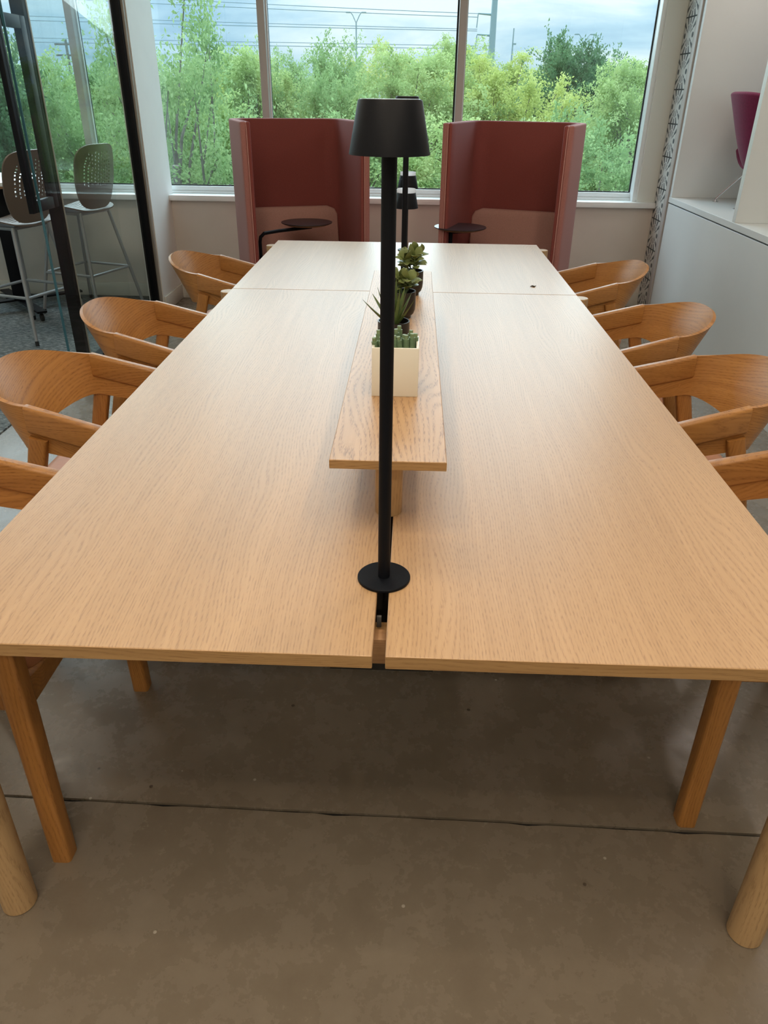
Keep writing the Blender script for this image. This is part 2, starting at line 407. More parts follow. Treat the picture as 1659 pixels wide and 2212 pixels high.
def concrete():
    mt, nt, p = newmat('polished_concrete')
    t = N(nt, 'ShaderNodeTexCoord')
    g = N(nt, 'ShaderNodeNewGeometry')
    n1 = N(nt, 'ShaderNodeTexNoise', ins={'Scale': 1.7, 'Detail': 6.0, 'Roughness': 0.6, 'Distortion': 0.2}); L(nt, g, 'Position', n1, 'Vector')
    n2 = N(nt, 'ShaderNodeTexNoise', ins={'Scale': 9.0, 'Detail': 8.0, 'Roughness': 0.72, 'Distortion': 0.1}); L(nt, g, 'Position', n2, 'Vector')
    n3 = N(nt, 'ShaderNodeTexNoise', ins={'Scale': 160.0, 'Detail': 3.0, 'Roughness': 0.7}); L(nt, g, 'Position', n3, 'Vector')
    ad = N(nt, 'ShaderNodeMath', operation='MULTIPLY_ADD', ins={1: 0.55}); L(nt, n2, 'Fac', ad, 0)
    h = N(nt, 'ShaderNodeMath', operation='MULTIPLY', ins={1: 0.45}); L(nt, n1, 'Fac', h, 0); L(nt, h, 'Value', ad, 2)
    ad2 = N(nt, 'ShaderNodeMath', operation='MULTIPLY_ADD', ins={1: 0.10}); L(nt, n3, 'Fac', ad2, 0); L(nt, ad, 'Value', ad2, 2)
    cr = ramp(nt, [(0.32, (0.148, 0.120, 0.089)), (0.52, (0.182, 0.150, 0.113)), (0.64, (0.208, 0.174, 0.133)), (0.80, (0.258, 0.222, 0.178))])
    L(nt, ad2, 'Value', cr, 'Fac')
    # pale chips and dark spots
    vo = N(nt, 'ShaderNodeTexVoronoi', ins={'Scale': 16.0, 'Randomness': 1.0}); L(nt, g, 'Position', vo, 'Vector')
    lt = N(nt, 'ShaderNodeMath', operation='LESS_THAN', ins={1: 0.06}); L(nt, vo, 'Distance', lt, 0)
    wn = N(nt, 'ShaderNodeSeparateColor'); L(nt, vo, 'Color', wn, 'Color')
    gt = N(nt, 'ShaderNodeMath', operation='GREATER_THAN', ins={1: 0.80}); L(nt, wn, 'Red', gt, 0)
    mu = N(nt, 'ShaderNodeMath', operation='MULTIPLY'); L(nt, lt, 'Value', mu, 0); L(nt, gt, 'Value', mu, 1)
    mx = N(nt, 'ShaderNodeMix', data_type='RGBA'); L(nt, mu, 'Value', mx, 'Factor'); L(nt, cr, 'Color', mx, 'A'); mx.inputs['B'].default_value = (0.42, 0.38, 0.32, 1)
    vo2 = N(nt, 'ShaderNodeTexVoronoi', ins={'Scale': 6.0}); L(nt, g, 'Position', vo2, 'Vector')
    lt2 = N(nt, 'ShaderNodeMath', operation='LESS_THAN', ins={1: 0.03}); L(nt, vo2, 'Distance', lt2, 0)
    mx2 = N(nt, 'ShaderNodeMix', data_type='RGBA'); L(nt, lt2, 'Value', mx2, 'Factor'); L(nt, mx, 'Result', mx2, 'A'); mx2.inputs['B'].default_value = (0.06, 0.045, 0.03, 1)
    L(nt, mx2, 'Result', p, 'Base Color')
    rr = N(nt, 'ShaderNodeMapRange', ins={'From Min': 0.35, 'From Max': 0.65, 'To Min': 0.20, 'To Max': 0.34}); L(nt, n2, 'Fac', rr, 'Value'); L(nt, rr, 'Result', p, 'Roughness')
    bp = N(nt, 'ShaderNodeBump', ins={'Strength': 0.08, 'Distance': 0.002}); L(nt, ad2, 'Value', bp, 'Height'); L(nt, bp, 'Normal', p, 'Normal')
    return mt
M['concrete'] = concrete()
M['joint'] = plain('joint_dark', (0.012, 0.012, 0.012), 0.9)
def carpet():
    mt, nt, p = newmat('grey_carpet')
    t = N(nt, 'ShaderNodeNewGeometry')
    mp = N(nt, 'ShaderNodeMapping', ins={'Scale': (26, 70, 1), 'Rotation': (0, 0, R(25))}); L(nt, t, 'Position', mp, 'Vector')
    n1 = N(nt, 'ShaderNodeTexNoise', ins={'Scale': 1.0, 'Detail': 4.0, 'Roughness': 0.75}); L(nt, mp, 'Vector', n1, 'Vector')
    cr = ramp(nt, [(0.32, (0.045, 0.055, 0.058)), (0.5, (0.14, 0.16, 0.165)), (0.68, (0.36, 0.38, 0.375))]); L(nt, n1, 'Fac', cr, 'Fac')
    L(nt, cr, 'Color', p, 'Base Color'); p.inputs['Roughness'].default_value = 0.95; p.inputs['Specular IOR Level'].default_value = 0.1
    b = N(nt, 'ShaderNodeBump', ins={'Strength': 0.6, 'Distance': 0.004}); L(nt, n1, 'Fac', b, 'Height'); L(nt, b, 'Normal', p, 'Normal')
    return mt
M['carpet'] = carpet()
def tile_mat():
    # printed tile: petals fanning up and down from a pale centre, two dots at mid height, dark border
    mt, nt, p = newmat('printed_tile')
    t = N(nt, 'ShaderNodeTexCoord'); s = N(nt, 'ShaderNodeSeparateXYZ'); L(nt, t, 'UV', s, 'Vector')
    def mth(op, a, b=None, c=None):
        n = N(nt, 'ShaderNodeMath', operation=op)
        for i, q in enumerate((a, b, c)):
            if q is None: continue
            if isinstance(q, (int, float)): n.inputs[i].default_value = q
            else: nt.links.new(q, n.inputs[i])
        return n.outputs[0]
    x = s.outputs['X']; y = s.outputs['Y']
    r = mth('SQRT', mth('ADD', mth('MULTIPLY', x, x), mth('MULTIPLY', y, y)))
    ay = mth('ABSOLUTE', y)
    ang = mth('ARCTAN2', x, ay)
    fan = mth('COSINE', mth('MULTIPLY', ang, 13.0))
    wid = mth('MULTIPLY_ADD', r, -0.30, 0.58)
    petal = mth('GREATER_THAN', fan, wid)
    petal = mth('MULTIPLY', petal, mth('GREATER_THAN', r, 0.26))
    petal = mth('MULTIPLY', petal, mth('LESS_THAN', mth('ABSOLUTE', ang), 1.12))
    petal = mth('MULTIPLY', petal, mth('LESS_THAN', r, 1.18))
    gap = mth('GREATER_THAN', mth('ABSOLUTE', mth('SUBTRACT', r, 0.66)), 0.03)
    petal = mth('MULTIPLY', petal, gap)
    dx = mth('SUBTRACT', mth('ABSOLUTE', x), 0.72)
    dot = mth('LESS_THAN', mth('SQRT', mth('ADD', mth('MULTIPLY', dx, dx), mth('MULTIPLY', y, y))), 0.16)
    bx = mth('GREATER_THAN', mth('MAXIMUM', mth('ABSOLUTE', x), ay), 0.97)
    ink = mth('MAXIMUM', mth('MAXIMUM', petal, dot), bx)
    mx = N(nt, 'ShaderNodeMix', data_type='RGBA'); nt.links.new(ink, mx.inputs['Factor'])
    mx.inputs['A'].default_value = (0.60, 0.61, 0.59, 1); mx.inputs['B'].default_value = (0.045, 0.060, 0.070, 1)
    L(nt, mx, 'Result', p, 'Base Color'); p.inputs['Roughness'].default_value = 0.45
    return mt
M['tile'] = tile_mat()

# ------------------------------------------------------------------ the room
WY = 6.2            # inner face of the window wall
XL, XR = -1.85, 1.86
rng = random.Random(4)
floor = B('floor', M['joint'], XL - 0.11, 3.4, -4.0, 6.35, -0.12, -0.008, smooth=False, kind='structure')
def slab(y0f, y1f, nm):
    xs = np.linspace(XL - 0.11, 3.4, 120)
    a = [(x, y0f(x), -0.1) for x in xs]; b = [(x, y1f(x), -0.1) for x in xs]
    top = lambda q: [(x, y, 0.0) for x, y, z in q]
    mb = MB(); n = len(xs); v = a + b + top(a) + top(b); f = []
    for i in range(n - 1):
        f += [(2 * n + i, 2 * n + i + 1, 3 * n + i + 1, 3 * n + i), (i, i + 1, 2 * n + i + 1, 2 * n + i), (n + i, 3 * n + i, 3 * n + i + 1, n + i + 1)]
    f += [(0, 2 * n, 3 * n, n), (n - 1, 2 * n - 1, 4 * n - 1, 3 * n - 1)]
    return mb.add(v, f).build(nm, M['concrete'], floor, smooth=False)
joint = lambda x: 1.192 - 0.0155 * x
slab(lambda x: -4.0, lambda x: joint(x) - 0.0034 - (0.004 if rng.random() > 0.9 else 0) - rng.random() * 0.0014, 'slab')
slab(lambda x: joint(x) + 0.0028 + rng.random() * 0.0014, lambda x: 6.35, 'slab')
B('floor_carpet', M['carpet'], -6.0, XL - 0.115, 1.5, 6.35, -0.12, 0.006, smooth=False, kind='structure')
ceil = B('ceiling', M['ceiling'], -6.2, 3.6, -4.2, 6.6, CEIL_Z, CEIL_Z + 0.25, smooth=False, kind='structure')
B('wall_back', M['white_wall'], -6.2, 3.6, -4.2, -4.0, 0, CEIL_Z, smooth=False, kind='structure')
B('wall_left', M['white_wall'], XL - 0.11, XL, -4.0, 2.6, 0, CEIL_Z, smooth=False, kind='structure')
B('wall_side', M['white_wall'], -6.2, -6.0, 1.5, 6.35, 0, CEIL_Z, smooth=False, kind='structure')
B('wall_side_back', M['white_wall'], -6.0, XL - 0.11, 1.4, 1.5, 0, CEIL_Z, smooth=False, kind='structure')
# window wall: parapet, head, right pier
B('wall_window', M['warm_wall'], -6.2, 3.6, WY, WY + 0.2, -0.12, 0.745, smooth=False, kind='structure')
B('wall_window_head', M['white_wall'], -6.2, 3.6, WY, WY + 0.2, 3.36, CEIL_Z, smooth=False, kind='structure')
B('wall_window_pier', M['reveal'], 1.725, 3.6, WY, WY + 0.2, 0.745, 3.36, smooth=False, kind='structure')
B('trim_1', M['sill'], -6.0, 1.86, WY - 0.045, WY + 0.09, 0.745, 0.785, bevel=0.004, kind='structure')
B('baseboard_window', M['base'], XL, XR, WY - 0.014, WY, 0, 0.11, bevel=0.003, kind='structure')
B('baseboard_window_side', M['base'], -6.0, XL - 0.11, WY - 0.014, WY, 0.006, 0.11, bevel=0.003, kind='structure')
# stub wall between the meeting room and the lounge
B('wall_stub', M['white_wall'], XL - 0.11, XL, 5.72, WY + 0.06, 0, CEIL_Z, smooth=False, kind='structure')
B('baseboard_stub', M['base'], XL, XL + 0.014, 5.74, WY - 0.014, 0, 0.11, bevel=0.003, kind='structure')
# windows: one bay between each pair of mullions
MX = [-6.0, -5.30, -3.87, -2.44, -1.075, 0.341, 1.725]
for i in range(len(MX) - 1):
    x0, x1 = MX[i], MX[i + 1]
    w = empty('window_%d' % (i + 1), ((x0 + x1) / 2, WY + 0.1, 0.785), kind='structure')
    h = (x1 - x0) / 2
    B('pane', M['glass'], -h + 0.03, h - 0.03, 0.035, 0.043, 0.06, 2.53, w, smooth=False)
    B('bottom_rail', M['mullion_white'], -h, h, 0.0, 0.07, 0.018, 0.052, w, 0.002)
    B('bottom_bead', M['mullion_white'], -h, h, -0.012, 0.012, 0.0, 0.018, w, 0.002)
    B('top_rail', M['mullion'], -h, h, 0.0, 0.07, 2.53, 2.575, w, 0.002)
    B('gasket', M['rubber'], -h + 0.02, h - 0.02, 0.024, 0.034, 0.052, 0.060, w, smooth=False)
    for s in (-1, 1):
        B('gasket', M['rubber'], s * (h - 0.032) - 0.006, s * (h - 0.032) + 0.006, 0.02, 0.034, 0.06, 2.53, w, smooth=False)
for k, x in enumerate(MX[1:-1]):
    t = B('trim_%d' % (k + 2), M['mullion'], x - 0.026, x + 0.026, WY + 0.035, WY + 0.15, 0.785, 3.36, bevel=0.002, kind='structure')
    B('white_edge', M['mullion_white'], x + 0.0262, x + 0.036, WY + 0.10, WY + 0.14, 0.785, 3.36, t, smooth=False)
B('trim_7', M['mullion_white'], 1.695, 1.728, WY + 0.02, WY + 0.15, 0.785, 3.36, bevel=0.002, kind='structure')
# right wall: strip of printed tiles, metal trim
wr = B('wall_right', M['reveal'], XR + 0.012, XR + 0.5, 5.86, WY, 0, CEIL_Z, smooth=False, kind='structure')
TS = 0.213
tmb = MB()
fu = [(-1, -1), (1, -1), (1, 1), (-1, 1)]
hh = TS / 2 - 0.0012; hw = 0.118
tmb.add([(-0.006, -hw, -hh), (-0.006, hw, -hh), (-0.006, hw, hh), (-0.006, -hw, hh), (0.006, -hw, -hh), (0.006, hw, -hh), (0.006, hw, hh), (0.006, -hw, hh)],
        [(0, 3, 2, 1), (4, 5, 6, 7), (0, 1, 5, 4), (1, 2, 6, 5), (2, 3, 7, 6), (3, 0, 4, 7)],
        [[(-1, -1), (-1, 1), (1, 1), (1, -1)]] + [[(0, .97)] * 4] * 5)
tile0 = None
for k in range(16):
    z = 0.04 + TS * (k + 0.5)
    if tile0 is None:
        tile0 = tmb.build('tile', M['tile'], wr, smooth=False, loc=(XR + 0.006, 6.079, z))
    else:
        c = tile0.copy(); col.objects.link(c); c.parent = wr; c.location = (XR + 0.006, 6.079, z)
B('trim_8', M['trim_metal'], XR - 0.004, XR + 0.012, 5.925, 5.958, 0, CEIL_Z, bevel=0.002, kind='structure')
B('trim_9', M['mullion'], XR - 0.012, XR + 0.012, 5.862, 5.923, 0, CEIL_Z, bevel=0.003, kind='structure')
B('wall_right_back', M['white_wall'], 3.4, 3.6, -4.0, WY, 0, CEIL_Z, smooth=False, kind='structure')
# ceiling fixtures
for i, (x, y, sx, sy, w) in enumerate(PANELS):
    t = empty('ceiling_light', (x, y, CEIL_Z), label=['warm linear ceiling light over the near left of the table', 'warm linear ceiling light over the near right of the table', 'warm linear ceiling light over the far left of the table', 'warm linear ceiling light over the far right of the table', 'wide ceiling light at the back of the room', 'ceiling light of the glazed side room'][i], cat='ceiling light', group='ceiling lights')
    B('housing', M['housing'], -sx / 2 - 0.02, sx / 2 + 0.02, -sy / 2 - 0.02, sy / 2 + 0.02, -0.05, 0, t, 0.003)
    B('diffuser', M['diffuser'], -sx / 2, sx / 2, -sy / 2, sy / 2, -0.058, -0.0505, t, smooth=False)
for i, (x, y, w) in enumerate(SPOTS):
    t = empty('downlight_can', (x, y, CEIL_Z), label='small round ceiling downlight number %s along the room' % ['two', 'three', 'four', 'five', 'one'][i], cat='downlight', group='ceiling downlights')
    MB().lathe([(0.062, 0.0), (0.062, -0.02), (0.052, -0.02), (0.052, -0.004)], 24, cap=False).build('ring', M['housing'], t)

# ------------------------------------------------------------------ tables
TH = 0.74
def table(name, y0, y1, label):
    t = empty(name, (0, (y0 + y1) / 2, 0), label=label, cat='table')
    L2 = (y1 - y0) / 2
    for s in (-1, 1):
        cx = s * (0.010 + 0.365)
        leaf = B('leaf', M['oak_table'], -0.365, 0.365, -L2, L2, TH - 0.0245, TH, t, 0.0015, seg=1, smooth=False)
        leaf.location = (cx, 0, 0)
        B('edge_band', M['oak_edge'], -0.3645, 0.3645, -L2 - 0.0006, -L2 + 0.0002, TH - 0.0235, TH - 0.001, leaf, smooth=False)
    for s in (-1, 1):
        for e in (-1, 1):
            ins = {(-1, False): 0.062, (1, False): 0.045, (-1, True): 0.10, (1, True): 0.16}[(e, L2 < 1)]
            xx = 0.67 if (L2 < 1 and e < 0) else 0.7455
            MB().lathe([(0.031, 0.0), (0.034, 0.003), (0.034, TH - (0.026 if xx < 0.7 else 0.003)), (0.032, TH - (0.0255 if xx < 0.7 else 0.0005))], 36).build('leg', M['oak_leg'], t, loc=(s * xx, e * (L2 - ins), 0))
    for e in (-1, 1):
        B('cross_rail', M['oak_dark'], -0.71, 0.71, e * (L2 - 0.085) - 0.014, e * (L2 - 0.085) + 0.014, 0.664, TH - 0.0255, t, 0.002)
    B('support_block', M['oak_edge'], -0.05, 0.05, -L2 + 0.102, -L2 + 0.15, 0.655, 0.690, t, 0.002)
    B('cable_tray', M['black_inner'], -0.09, 0.09, -L2 + 0.13, L2 - 0.12, 0.60, 0.652, t, smooth=False)
    for s in (-1, 1):
        B('side_rail', M['oak_dark'], s * 0.66 - 0.012, s * 0.66 + 0.012, -L2 + 0.11, L2 - 0.11, 0.65, TH - 0.0255, t, 0.002)
    return t
tnear = table('meeting_table', 0.881, 3.273, 'long oak meeting table with a planter riser and a central cable gap')
tfar = table('meeting_table', 3.277, 4.503, 'shorter oak table butted against the far end of the long one')
bk = B('tray_clip', plain('grey_clip', (0.10, 0.10, 0.10), 0.6), -0.009, -0.001, -1.062, -1.056, 0.69, 0.712, tnear, 0.001)

# raised shelf on the near table
sh = empty('table_riser', (0, 2.07, TH), label='narrow raised oak shelf running down the middle of the long table', cat='riser')
B('board', M['oak_shelf'], -0.107, 0.107, -0.84, 0.84, 0.142, 0.160, sh, 0.0015, seg=1, smooth=False)
B('edge_band', M['oak_edge'], -0.1065, 0.1065, -0.8406, -0.8399, 0.1428, 0.1592, sh, smooth=False)
for e in (-1, 1):
    MB().lathe([(0.0265, 0.0), (0.0275, 0.002), (0.0275, 0.142)], 32).build('post', M['oak_leg'], sh, loc=(0, e * 0.735, 0))

# desk lamps
def desk_lamp(name, y, h, r, label, rb=0.046):
    t = empty(name, (0.0, y, TH), label=label, cat='lamp', group='black desk lamps')
    MB().lathe([(rb - 0.001, 0.0), (rb, 0.001), (rb, 0.0045), (rb - 0.001, 0.0055)], 48).build('base', M['black'], t)
    MB().lathe([(r, 0.0055), (r, h - 0.02)], 28).build('pole', M['black'], t)
    MB().lathe([(0.0535, h - 0.064), (0.0415, h - 0.002), (0.040, h - 0.0005), (0.040, h - 0.006), (0.0515, h - 0.064)], 64, cap=False).build('shade', M['shade_black'], t)
    if h < 0.6:
        MB().lathe([(0.0405, h - 0.004), (0.0400, h + 0.015), (0.0385, h + 0.015), (0.0385, h - 0.004)], 48, cap=False).build('top_band', M['lamp_top'], t)
    else:
        MB().lathe([(0.0395, h - 0.006), (0.0395, h - 0.0015), (0.038, h)], 48).build('top_cap', M['lamp_top2'], t)
    MB().lathe([(0.046, h - 0.050), (0.046, h - 0.047)], 40).build('diffuser', M['housing'], t)
    return t
M['lamp_top2'] = plain('lamp_top_grey', (0.10, 0.11, 0.10), 0.3)
desk_lamp('desk_lamp', 1.090, 0.735, 0.0105, 'tall black lamp standing in the near end of the table gap')
desk_lamp('desk_lamp', 3.070, 0.735, 0.0105, 'tall black lamp behind the succulents at the far end of the riser')
desk_lamp('desk_lamp', 3.560, 0.365, 0.0055, 'short black lamp on the shorter table, nearer of two')
desk_lamp('desk_lamp', 4.255, 0.375, 0.0055, 'short black lamp on the shorter table, closer to the window')

# white planter with cut stems
SZ = TH + 0.160
pl = empty('planter', (0.0035, 1.563, SZ), label='white rectangular planter filled with cut green stems on the riser', cat='planter')
mb = MB()
mb.add([(-.0505, 0, 0), (.0505, 0, 0), (.0505, .10, 0), (-.0505, .10, 0), (-.0505, 0, .108), (.0505, 0, .108), (.0505, .10, .108), (-.0505, .10, .108),
        (-.0445, .006, .108), (.0445, .006, .108), (.0445, .094, .108), (-.0445, .094, .108), (-.0445, .006, .085), (.0445, .006, .085), (.0445, .094, .085), (-.0445, .094, .085)],
       [(3, 2, 1, 0), (0, 1, 5, 4), (1, 2, 6, 5), (2, 3, 7, 6), (3, 0, 4, 7), (4, 5, 9, 8), (5, 6, 10, 9), (6, 7, 11, 10), (7, 4, 8, 11), (8, 9, 13, 12), (9, 10, 14, 13), (10, 11, 15, 14), (11, 8, 12, 15), (12, 13, 14, 15)])
mb.build('box', M['planter'], pl, 0.0012)
stems = [(-.040, .030, -.16, -.1, .030), (-.034, .055, -.10, .1, .046), (-.027, .022, -.08, -.08, .038), (-.024, .062, -.02, .1, .060), (-.018, .038, -.02, 0, .044), (-.022, .078, -.05, .1, .052),
         (-.006, .03, .05, -.05, .040), (.002, .06, -.06, .05, .050), (.010, .035, -.12, -.1, .034), (.022, .040, .0, -.03, .036), (.016, .055, .05, .0, .028), (.034, .045, .02, .0, .040), (.041, .060, .03, .05, .030), (.030, .078, .05, .08, .034), (.006, .085, .0, .08, .05)]
for x, y, tx, ty, hgt in stems:
    d = Vector((tx, ty, 1)).normalized(); a = Vector((x, y, .08)); b = a + d * (hgt * 0.45 + .022)
    s_ = MB().tube([a, b], .0072, 14).build('stem', M['stem'], pl)
    MB().tube([b - d * .0005, b + d * .008], [.0048, .0045], 12).build('tip', M['stem_top'], s_)

# potted succulents
def leaf_blade(mb, base, direction, length, width, thick, curl=0.25, n=7):
    d = Vector(direction).normalized(); z = Vector((0, 0, 1)); side = d.cross(z)
    side = side.normalized() if side.length > 1e-3 else Vector((1, 0, 0))
    nrm = side.cross(d).normalized(); rg = []
    for i in range(n):
        t = i / (n - 1)
        p = Vector(base) + d * (length * t) + nrm * (curl * length * t * t)
        w = width * (1 - t) ** 0.75 * (0.85 + 0.5 * t) + 0.0004; th = thick * (1 - t) + 0.0003
        rg.append([tuple(p + side * (w * a) + nrm * (th * b + 0.25 * w * abs(a))) for a, b in ((-1, 0), (-.5, -1), (0, -1.2), (.5, -1), (1, 0), (0.5, .1), (0, 0.05), (-.5, .1))])
    mb.rings(rg)
def oval_leaf(mb, base, d, nrm, length, width):
    d = Vector(d).normalized(); nrm = Vector(nrm); nrm = (nrm - d * nrm.dot(d)).normalized(); side = d.cross(nrm); rg = []
    for i in range(8):
        t = i / 7; w = width * (math.sin(PI * (0.06 + 0.94 * t) ** 1.25) ** 0.75) * 0.5 + 0.0004
        p = Vector(base) + d * length * t + nrm * (0.12 * length * math.sin(PI * t))
        rg.append([tuple(p + side * w * math.cos(a) + nrm * (0.0016 * math.sin(a) + 0.18 * w * math.cos(a) ** 2)) for a in [k * PI / 4 for k in range(8)]])
    mb.rings(rg)
def pot(t, r, h, foot=True):
    prof = [(r * 0.62, 0), (r * 0.66, 0.002), (r * 0.66, 0.007), (r * 0.86, 0.014), (r * 0.97, 0.026), (r, 0.04), (r, h), (r - 0.0035, h), (r - 0.0035, h - 0.012)] if foot else [(r * 0.9, 0), (r, 0.003), (r, h), (r - 0.003, h), (r - 0.003, h - 0.016)]
    MB().lathe(prof, 40, cap=False).build('pot', M['pot'], t)
    MB().lathe([(r - 0.004, h - 0.016), (r * .5, h - 0.011), (0.001, h - 0.010)], 24, cap=False).build('soil', M['soil'], t)
rg_ = random.Random(11)
t = empty('potted_aloe', (-0.010, 1.962, SZ), label='spiky aloe in a plain black pot just behind the white planter', cat='plant', group='potted succulents')
pot(t, 0.042, 0.062, False)
tips = [(-0.075, -.01, .055), (-0.045, .0, .085), (-0.03, .03, .105), (-.012, -.02, .10), (.012, .01, .11), (.020, -.012, .088), (.034, .0, .080), (.050, -.01, .058), (.044, .02, .068), (.028, .035, .08), (-.055, .035, .06), (.0, .05, .08), (-.02, -.045, .06)]
for dx, dy, dz in tips:
    mb = MB(); v = Vector((dx, dy, dz)); leaf_blade(mb, (dx * .08, dy * .08, .05), v, v.length * 1.08, 0.0095, 0.0045, 0.10)
    mb.build('leaf', M['aloe'], t)
def jade(loc, label, seed, hh=0.055, lean=0.0):
    rg = random.Random(seed)
    t = empty('potted_jade', loc, label=label, cat='plant', group='potted succulents')
    pot(t, 0.0375, 0.078, True)
    for k in range(6):
        a = 2 * PI * k / 6 + rg.uniform(-.3, .3); rr = rg.uniform(.35, .85) if k else 0.05
        p0 = Vector((0.008 * math.cos(a), 0.008 * math.sin(a), 0.068)); p1 = p0 + Vector((0.040 * rr * math.cos(a), 0.040 * rr * math.sin(a), hh * rg.uniform(.55, 1.0) + 0.012))
        st = MB().tube([p0, (p0 + p1) / 2 + Vector((0.002, 0, 0)), p1], [.0026, .0022, .0014], 8).build('stem', M['stem'], t)
        for q in range(8):
            f = 0.35 + 0.65 * q / 7; b = p0.lerp(p1, f); aa = a + q * 2.4
            el = rg.uniform(.05, .6) if q < 6 else rg.uniform(.7, 1.2)
            d = Vector((math.cos(aa) * math.cos(el), math.sin(aa) * math.cos(el), math.sin(el)))
            mb = MB(); oval_leaf(mb, b, d, Vector((0, -0.35, 1)) if el < .8 else Vector((math.cos(aa + .6), -1, .3)), rg.uniform(.031, .042), rg.uniform(.020, .027))
            mb.build('leaf', M['jade'], st)
    return t
jade((0.010, 2.235, SZ), 'round-leaved succulent in a footed black pot behind the aloe', 5, 0.040)
jade((0.034, 2.530, SZ), 'round-leaved succulent in a footed black pot at the far end of the riser', 8, 0.062)
sc_ = MB().tube([(-0.014, 0, 0.0025), (-0.004, 0.003, 0.004), (0.004, -0.002, 0.0025), (0.012, 0.001, 0.005)], [.001, .0035, .0035, .001], 6)
sc_.build('scrap', M['scrap'], loc=(0.574, 3.416, TH), label='tiny brown scrap lying on the shorter table', cat='scrap')

# ------------------------------------------------------------------ chairs
def make_chair():
    t = empty('armchair')
    # backrest shell: straight sides, then around the back
    K = lambda u, v, z: (0.9316 * u, 0.9316 * v, 1.48 - (1.48 - z) * 0.9316)
    path = []
    for i in range(5):
        f = i / 5; path.append(('s', 1, f))
    for i in range(33):
        path.append(('b', 0, PI * i / 32))
    for i in range(5):
        path.append(('s', -1, 1 - (i + 1) / 5))
    P = []
    for kind, s, a in path:
        if kind == 's':
            u = 0.215 + (-0.105 - 0.215) * a; v = s * (0.270 + (0.250 - 0.270) * a); zt = 0.600 + 0.086 * a; zb = 0.485 + 0.060 * a; ub, vb = u, v - s * 0.006
        else:
            sn = math.sin(a); cs = math.cos(a); sm = sn ** 1.7
            u = -0.105 - 0.203 * sn ** 0.92; v = 0.250 * (abs(cs) ** 0.92) * (1 if cs >= 0 else -1); zt = 0.686 + 0.053 * sm; zb = 0.545 - 0.018 * sm
            ub = -0.105 - 0.096 * sn ** 0.92; vb = (0.244 - 0.012 * sn) * (abs(cs) ** 0.92) * (1 if cs >= 0 else -1)
        P.append([K(ub + (u - ub) * (j / 6), vb + (v - vb) * (j / 6), zb + (zt - zb) * (j / 6)) for j in range(7)])
    MB().sheet(P, 0.012).build('backrest', M['chair_veneer'], t, angle=50)
    for s in (1, -1):
        # armrest: thick cap folded over the shell edge
        mb = MB(); rg = []
        for f in (0.0, 0.5, 1.0):
            u = 0.235 - (0.235 + 0.118) * f; v = s * (0.271 - 0.021 * f); zt = 0.596 + 0.093 * f
            rg.append([K(u, v + a, zt - 0.0405 + b) for a, b in rrect(0.0175, 0.0405, 0.010, 4)])
        mb.rings(rg); mb.build('armrest', M['chair_arm'], t, 0.003)
        mb = MB(); beam(mb, (0.187, s * 0.270, 0.0), (0.180, s * 0.256, 0.585), (0.021, 0.021), (0.0235, 0.0225), 0.008)
        lg = mb.build('leg', M['chair_wood'], t)
        B('glide', M['glide'], 0.170, 0.204, s * 0.270 - 0.017, s * 0.270 + 0.017, -0.0005, 0.003, lg)
        mb = MB(); beam(mb, (-0.250, s * 0.256, 0.0), (-0.086, s * 0.239, 0.650), (0.020, 0.015), (0.025, 0.015), 0.007)
        lg = mb.build('leg', M['chair_wood'], t)
        mb = MB(); beam(mb, (-0.140, s * 0.246, 0.440), (0.178, s * 0.258, 0.450), (0.012, 0.026), (0.012, 0.026), 0.005, xdir=(0, 1, 0))
        mb.build('side_rail', M['chair_wood'], t)
    mb = MB(); rg = []
    for i in range(9):
        v = -0.252 + 0.504 * i / 8; dip = 0.022 * (1 - (2 * i / 8 - 1) ** 4)
        rg.append([(0.172, v, 0.412), (0.194, v, 0.412), (0.194, v, 0.482 - dip), (0.172, v, 0.482 - dip)])
    mb.rings(rg); mb.build('front_rail', M['chair_arm'], t, 0.004)
    mb = MB(); beam(mb, (-0.138, -0.242, 0.428), (-0.138, 0.242, 0.428), (0.011, 0.024), (0.011, 0.024), 0.005)
    mb.build('rear_rail', M['chair_arm'], t)
    # padded seat
    mb = MB(); rg = []
    for z, k in ((0.432, 0.90), (0.438, 0.985), (0.458, 1.0), (0.472, 0.97), (0.480, 0.86), (0.476, 0.45), (0.472, 0.02)):
        rg.append([(0.000 + k * a, k * b * (1 + 0.12 * a), z) for a, b in rrect(0.190, 0.222, 0.07, 6)])
    mb.rings(rg); mb.build('seat', M['leather'], t, angle=60)
    return t
chair0 = make_chair()
CH = [(-0.853, 3.782, 0, 'oak armchair, farthest on the glass partition side, beside the shorter table'),
      (-0.887, 2.785, 0, 'oak armchair on the glass partition side, second from the window end'),
      (-0.883, 2.087, 0, 'oak armchair on the glass partition side, third from the window end'),
      (-0.885, 1.326, 0, 'oak armchair on the glass partition side, nearest end of the table, mostly cut off'),
      (0.861, 3.754, 180, 'oak armchair, farthest on the white cabinet side, beside the shorter table'),
      (0.874, 2.893, 180, 'oak armchair on the white cabinet side, second from the window end'),
      (0.865, 2.208, 180, 'oak armchair on the white cabinet side, third from the window end'),
      (0.895, 1.482, 180, 'oak armchair on the white cabinet side, nearest end of the table, mostly cut off')]
for i, (x, y, a, lb) in enumerate(CH):
    c = chair0 if i == 0 else copy_tree(chair0)
    c.location = (x, y, 0); c.rotation_euler = (0, 0, R(a))
    tag(c, lb, 'chair', 'oak armchairs around the table')

